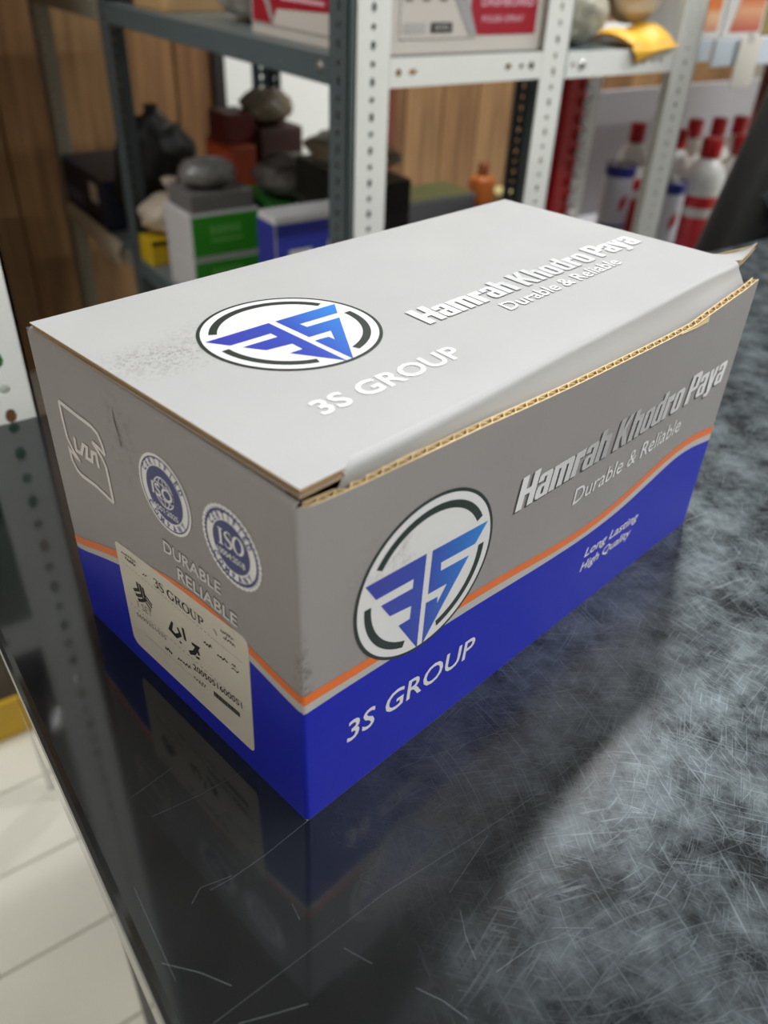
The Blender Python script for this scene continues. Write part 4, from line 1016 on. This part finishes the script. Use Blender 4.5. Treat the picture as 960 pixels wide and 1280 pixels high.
for (x_, y_, lab) in BOTTLES:
    if bt0 is None: bt0 = bottle((x_, y_, SHZ), lab)
    elif bt1 is None and y_ > .9: bt1 = bottle((x_, y_, SHZ), lab, .80)
    else: copy_thing(bt0 if y_ < .9 else bt1, (x_, y_, SHZ), lab)
def can(loc, label, sc=1.):
    t = thing('tin_can', loc, label, 'can', 'white tin cans with blue rims on the stand')
    MB().lathe([(0, 0), (.036*sc, 0), (.036*sc, .128*1.215), (.034*sc, .130*1.215), (.033*sc, .126*1.215), (0, .126*1.215)], loc, 28).build('can_body', mat('can_white', (206, 206, 216), .3), t, smooth=False)
    MB().lathe([(.0362*sc, .116*1.215), (.0368*sc, .118*1.215), (.0368*sc, .130*1.215), (.036*sc, .132*1.215), (.0345*sc, .131*1.215)], loc, 28).build('rim', mat('can_blue', (46, 48, 130), .3), t, smooth=True)
    MB().lathe([(.0362*sc, .038*1.215), (.0364*sc, .0385*1.215), (.0364*sc, .043*1.215), (.0362*sc, .0435*1.215)], loc, 28).build('blue_line', MATS['can_blue'], t, smooth=True)
    mb = MB()
    for a, zz, r in ((-1.9, .078, .009), (-1.75, .086, .005), (-2.05, .070, .005)):
        pts = [(math.cos(a+r*math.cos(q)/.036)*.0367*sc+loc[0], math.sin(a+r*math.cos(q)/.036)*.0367*sc+loc[1], loc[2]+(zz+r*math.sin(q))*1.215) for q in [2*math.pi*i/10 for i in range(10)]]
        mb.face(pts)
    mb.build('red_motif', mat('cap_red', (176, 22, 34), .35), t)
    MB().lathe([(0, .126*1.215), (.012*sc, .127*1.215), (.012*sc, .136*1.215), (.010*sc, .138*1.215), (0, .138*1.215)], loc, 16).build('screw_cap', mat('can_cap', (180, 178, 172), .35), t, smooth=True)
    return t
CANS = [(1.2781, 0.9627, 'white tin can with a blue rim left of the white post', 0.8), (1.2672, 0.8306, 'white tin can with a blue rim and red motif right of the white post', 0.75)]
for (x_, y_, lab, s_) in CANS: can((x_, y_, SHZ), lab, s_)

# ---- black padded chair behind the counter on the right
ch = thing('office_chair', (1.09, .53, 0), 'black padded chair behind the counter at the right edge', 'chair')
BLK = mat('black_leatherette', (16, 17, 19), .42, bump=.25, bscale=120); BLK2 = mat('grey_black_trim', (52, 58, 64), .5)
tilt = Matrix.Translation((.825, .42, .62)) @ Matrix.Rotation(math.radians(20), 4, 'Y') @ Matrix.Rotation(math.radians(-8), 4, 'Z')
MB().bbox(0, .40, 0, .09, 0, .62, .035, 5, tilt).build('backrest', BLK, ch, smooth=True)
MB().bbox(.045, .36, -.012, .02, .30, .56, .012, 4, tilt).build('back_cushion', BLK, ch, smooth=True)
mb = MB(); mb.tube([tilt @ Vector(p) for p in ((.012, .005, .18), (.05, -.012, .235), (.12, -.018, .25), (.22, -.02, .255), (.33, -.018, .25))], .016, 10); mb.build('piping', BLK2, ch, smooth=True)
MB().bbox(.86, 1.32, .40, .68, .42, .52, .035, 4).build('seat', BLK, ch, smooth=True)
MB().lathe([(.03, .10), (.03, .42)], (1.09, .53, 0), 14).build('column', BLK2, ch, smooth=True)
for k in range(5):
    a = 2*math.pi*k/5+.3; p = Vector((1.09, .53, .09)); q = p+Vector((math.cos(a)*.14, math.sin(a)*.14, -.03))
    MB().tube([p, (p+q)/2+Vector((0, 0, .01)), q], .018, 8).build('leg', BLK2, ch, smooth=True)
    MB().lathe([(0, -.02), (.018, -.02), (.024, -.008), (.024, .008), (.018, .02), (0, .02)], (q.x, q.y, .0245), 12, Matrix.Rotation(math.pi/2, 3, 'X')).build('caster', BLK, ch, smooth=True)

# ---- goods on the lower shelf of the grey rack
LZ = .49
GRN = mat('print_green', (54, 150, 36), .4); GWH = mat('box_offwhite', (206, 204, 206), .45)
def green_box(loc, size, label):
    t, M_ = flapbox('green_box', loc, size, GWH, label, 'box', 'green and white boxes on the lower shelf')
    sx, sy, sz = size
    panel(t, M_, 'green_print', GRN, -sx/2+.004, sx/2-.002, .006, sz-.004, -sy/2-.0006)
    mb = MB()
    for k in range(5): mb.face([M_ @ Vector(p) for p in ((-.03+.012*k, -sy/2-.001, sz*.55), (-.022+.012*k, -sy/2-.001, sz*.55), (-.022+.012*k, -sy/2-.001, sz*.72), (-.03+.012*k, -sy/2-.001, sz*.72))])
    mb.build('pale_mark', mat('print_pale_green', (120, 190, 100), .5), t)
    panel(t, M_, 'pale_stripe', mat('print_pale_green', (120, 190, 100), .5), -.03, .03, sz*.38, sz*.44, -sy/2-.001)
    return t
green_box((.545, 1.255, LZ), (.135, .11, .066), 'lower of the two stacked green-fronted white boxes on the rack')
green_box((.545, 1.255, LZ+.066), (.135, .11, .078), 'upper of the two stacked green-fronted white boxes on the rack')
bb, M_ = flapbox('blue_box', (.588, .975, LZ), (.165, .056, .20), GWH, 'blue and white box beside the green boxes on the rack', 'box')
BLB = mat('print_royal_blue', (50, 58, 150), .4)
mb = MB(); mb.face([M_ @ Vector(p) for p in ((-.0831, -.027, .02), (-.0831, .027, .02), (-.0831, .027, .19), (-.0831, -.027, .19))]); mb.build('blue_print', BLB, bb)
mb = MB(); mb.face([M_ @ Vector(p) for p in ((-.081, -.0286, .02), (-.03, -.0286, .02), (.02, -.0286, .19), (-.081, -.0286, .19))]); mb.build('blue_print', BLB, bb)
panel(bb, M_, 'pale_print', mat('print_pale_grey', (188, 184, 180), .5), -.06, -.02, .10, .15, -.0290)
yb, M_ = flapbox('yellow_box', (.52, 1.42, LZ), (.095, .06, .05), mat('yellow_board', (214, 178, 30), .45, noise=.05, nscale=20), 'small yellow box at the foot of the far grey post', 'box')
panel(yb, M_, 'dark_print', INK, -.045, .045, .040, .048, -.0306)
bag('plastic_bag', (.54, 1.43, LZ+.05), (.13, .10, .075), mat('poly_bag_cream', (196, 180, 160), .35, noise=.15, nscale=30), 'cream crumpled bag on top of the yellow box', 'bag', 13)
flapbox('green_box', (.70, 1.22, LZ), (.15, .2, .15), mat('deep_green', (34, 96, 34), .5), 'deep green box at the back of the lower shelf', 'box')
flapbox('black_carton', (.70, 1.04, LZ), (.085, .22, .235), mat('black_board', (30, 28, 26), .6, noise=.1, nscale=10), 'black carton with a grey top on the lower shelf right of the blue box', top=mat('grey_top', (116, 110, 96), .7))  # top flaps paler than the black body
flapbox('brown_carton', (.70, .85, LZ), (.16, .14, .16), mat('brown_board', (104, 76, 60), .6, noise=.1, nscale=10), 'brown carton near the white end frame on the lower shelf', tape=mat('tape_brown', (150, 112, 66), .3))
bag('plastic_bag', (.70, 1.04, LZ+.237), (.12, .2, .05), mat('poly_bag_brown', (128, 116, 98), .4, noise=.3, nscale=30), 'flat greyish bag lying on the black carton', 'bag', 17, knot=False)
flapbox('orange_box', (.66, 1.40, LZ), (.052, .11, .215), mat('orange_board', (150, 62, 34), .5, noise=.12, nscale=20), 'dull orange-red box standing in the middle of the rack', 'box')
flapbox('brown_carton', (.74, 1.40, LZ), (.09, .12, .24), mat('red_brown_board', (66, 38, 34), .6, noise=.1, nscale=12), 'tall red-brown carton at the far right of the lower shelf')
bag('plastic_bag', (.60, 1.33, LZ+.145), (.09, .07, .07), POLYD, 'dark bag above the green boxes', 'bag', 21) if False else None
flapbox('dark_carton', (.545, 1.255, LZ+.144), (.12, .10, .03), mat('grey_board', (112, 108, 106), .6), 'thin grey carton lying on the stacked green boxes')
# second bay, further back on the left
bag('black_sack', (.575, 1.575, LZ), (.18, .12, .24), mat('black_film', (20, 19, 18), .5), 'black plastic sack just beyond the far grey post', 'sack', 41)
nv, M_ = flapbox('dark_carton', (.545, 1.78, LZ), (.14, .28, .105), mat('navy_board', (36, 42, 62), .5, noise=.1, nscale=10), 'dark blue carton in the far bay of the grey rack')
panelX(nv, M_, 'white_label', mat('tag_paper', (232, 226, 214), .5), -.105, -.055, .05, .09, -.0706)
panelX(nv, M_, 'blue_stripe', mat('print_slate_blue', (84, 96, 140), .4), .0, .12, .02, .05, -.0706)
paper = thing('paper_stack', (.49, 1.66, LZ), 'pale sheets of paper drooping over the far shelf edge', 'paper')
def sheet(k):
    def fn(s, t):
        y_ = 1.53+.09*k+.16*s; 
        if t < .4: q = t/.4; return (.460-.004*math.sin(q*2), y_, .450+.01*k+.04*q)
        q = (t-.4)/.6; return (.460+.010*q, y_, LZ+.004+.006*math.sin(q*3)*(1+.3*k))
    return fn
for k in range(3): MB().grid(sheet(k), 8, 10).build('sheet', mat('paper_cream', (206, 194, 170), .6), paper, smooth=True)

# ---- goods on the near-left rack (mirrored in the counter)
flapbox('green_box', (-.035, .455, .80), (.09, .13, .115), mat('leaf_green', (40, 110, 52), .5), 'green box behind the white post at the left edge', 'box')
flapbox('red_box', (-.118, .40, .80), (.06, .10, .125), mat('crimson_board', (120, 30, 40), .4), 'crimson box on the near-left rack', 'box')
MYL = mat('brown_foil', (92, 60, 44), .18, metal=.3, noise=.3, nscale=30)
bag('foil_pouch', (-.05, .40, .985), (.11, .10, .15), MYL, 'shiny brown foil pouch on the near-left rack shelf', 'pouch', 31)
flapbox('maroon_box', (-.03, .395, 1.145), (.08, .11, .125), mat('maroon_board', (96, 50, 44), .25, noise=.2, nscale=20), 'maroon box resting on the foil pouch', 'box') if False else None
flapbox('blue_box', (.0, .42, 1.64), (.15, .15, .22), mat('sky_blue_board', (36, 76, 160), .35), 'plain blue box on the top shelf of the near-left rack', 'box') if False else None
# yellow floor strip
ys = thing('yellow_crate', (-.06, .92, 0), 'yellow strip crate on the floor beyond the counter', 'crate')
mb = MB(); mb.bbox(-.5, .35, .845, .855, 0, .075, .002, 1).bbox(-.5, .35, 1.06, 1.07, 0, .075, .002, 1).bbox(-.5, -.49, .855, 1.06, 0, .075, .002, 1).bbox(.34, .35, .855, 1.06, 0, .075, .002, 1)
mb.build('crate_wall', mat('yellow_plastic', (214, 172, 40), .45, noise=.08, nscale=12), ys)
MB().box(-.49, .34, .855, 1.06, .0, .006).build('crate_floor', mat('crate_dark', (60, 50, 34), .7), ys)

# ---- upper shelves, above the frame: brown cartons added to block lamp light
KB = mat('blocker_board', (150, 116, 80), .7, noise=.08, nscale=8)
for (x_, y_, z_, sz, lab) in ((.635, .86, 1.45, (.30, .30, .42), 'unseen brown carton added to block light above the spray carton'), (.635, 1.19, 1.45, (.30, .30, .45), 'unseen brown carton added to block light in the middle of the top grey shelf'),
        (.635, 1.40, 1.45, (.30, .10, .40), 'unseen narrow brown carton added to block light on the top grey shelf'), (.635, 1.70, 1.45, (.30, .38, .46), 'unseen brown carton added to block light on the top shelf of the far bay')):
    flapbox('blocker_carton', (x_, y_, z_), sz, KB, lab, 'carton', 'brown light-blocking cartons added on the top shelf', tape=MATS['tape_brown'])
flapbox('dark_carton', (-.045, .44, 1.30), (.10, .14, .13), mat('plum_board', (84, 44, 44), .22, noise=.2, nscale=20), 'plum coloured glossy carton on the third shelf of the near-left rack')
flapbox('blue_box', (-.06, .42, 1.64), (.13, .14, .16), mat('sky_blue_board', (36, 76, 160), .35), 'plain blue box on the top shelf of the near-left rack', 'box')
for (x_, z_, lab) in ((-.30, .985, 'brown carton added to block light on the second shelf of the near-left rack'), (-.30, 1.30, 'brown carton added to block light on the third shelf of the near-left rack'), (-.34, 1.64, 'brown carton added to block light on the top shelf of the near-left rack')):
    flapbox('blocker_carton', (x_, .54, z_), (.34, .28, .24), KB, lab, 'carton', 'brown light-blocking cartons added on the near-left rack', tape=MATS['tape_brown'])  # also added to cut the light on the left side

# ---- low cabinet with goods, seen through the white frame in front of the plank wall
lc = thing('low_cabinet', (1.24, 1.45, 0), 'low dark cabinet against the plank wall behind the white frame', 'cabinet')
MB().bbox(.99, 1.50, 1.30, 1.62, .06, .45, .004).build('body', mat('cabinet_dark', (62, 56, 46), .5), lc)
MB().bbox(.98, 1.51, 1.29, 1.63, .45, .465, .003).build('top', mat('cabinet_top', (92, 82, 64), .5), lc)
MB().bbox(1.01, 1.48, 1.33, 1.60, 0, .06, .002).build('plinth', MATS['cabinet_dark'], lc)
for x_ in (.995, 1.248): MB().bbox(x_, x_+.247, 1.292, 1.30, .07, .44, .002).build('door', MATS['cabinet_dark'], lc)
flapbox('slate_carton', (1.155, 1.42, .465), (.22, .12, .085), mat('slate_board', (84, 84, 88), .55, noise=.1, nscale=14), 'slate grey carton with an olive top on the low cabinet', top=mat('olive_top', (74, 76, 40), .6))
ob = thing('orange_jug', (1.315, 1.40, .465), 'orange-brown plastic jug on the low cabinet', 'jug')
MB().bbox(1.287, 1.343, 1.375, 1.425, .465, .575, .012, 3).build('jug_body', mat('jug_orange', (168, 92, 36), .4), ob, smooth=True)
MB().lathe([(.016, .570), (.014, .580), (.014, .600), (.012, .604), (0, .604)], (1.315, 1.40, 0), 14).build('jug_cap', mat('jug_cap', (120, 62, 24), .4), ob, smooth=True)
cb = thing('cream_tub', (1.405, 1.42, .465), 'small cream tub right of the orange jug', 'tub')
MB().lathe([(0, 0), (.030, 0), (.034, .05), (.034, .052), (0, .052)], (1.405, 1.42, .465), 18).build('tub_body', mat('tub_cream', (206, 192, 140), .5), cb)
MB().lathe([(.0355, .050), (.036, .052), (.036, .060), (.034, .062), (0, .062)], (1.405, 1.42, .465), 18).build('tub_lid', mat('tub_lid', (190, 176, 120), .5), cb)

# ---- clutter on top of the lower-shelf goods
bag('plastic_bag', (.735, 1.39, LZ+.241), (.10, .10, .06), mat('poly_bag_brown', (128, 116, 98), .4, noise=.3, nscale=30), 'dusty brown bag on top of the tall red-brown carton', 'bag', 45, knot=False)
flapbox('red_box', (.665, 1.40, LZ+.2155), (.06, .08, .05), mat('dull_red_board', (96, 34, 30), .5), 'small dull red box on the orange-red box', 'box')
bag('plastic_bag', (.69, 1.22, LZ+.151), (.13, .15, .07), POLYD, 'dark crumpled bag on the deep green box', 'bag', 47, knot=False)
bag('plastic_bag', (.54, 1.25, LZ+.1745), (.10, .08, .05), mat('poly_bag_smoke', (110, 106, 104), .3, noise=.3, nscale=30), 'smoky grey bag on the thin grey carton', 'bag', 49, knot=False)
# ---- unseen cupboard added at the left to keep lamp light off the plank wall
cu = thing('light_blocker_cupboard', (-.2, 1.65, 0), 'unseen tall brown cupboard added to shade the plank wall at the left', 'cupboard')
MB().bbox(-.58, .17, 1.42, 1.98, .0, 2.25, .004).build('body', WOODS[1], cu)
for x_ in (-.575, -.202):
    d_ = MB().bbox(x_, x_+.367, 1.402, 1.42, .06, 2.2, .003).build('door', WOODS[1], cu)
    MB().bbox(-.24 if x_ < -.3 else -.185, -.225 if x_ < -.3 else -.17, 1.385, 1.402, 1.0, 1.14, .003).build('handle', BOLT, d_)
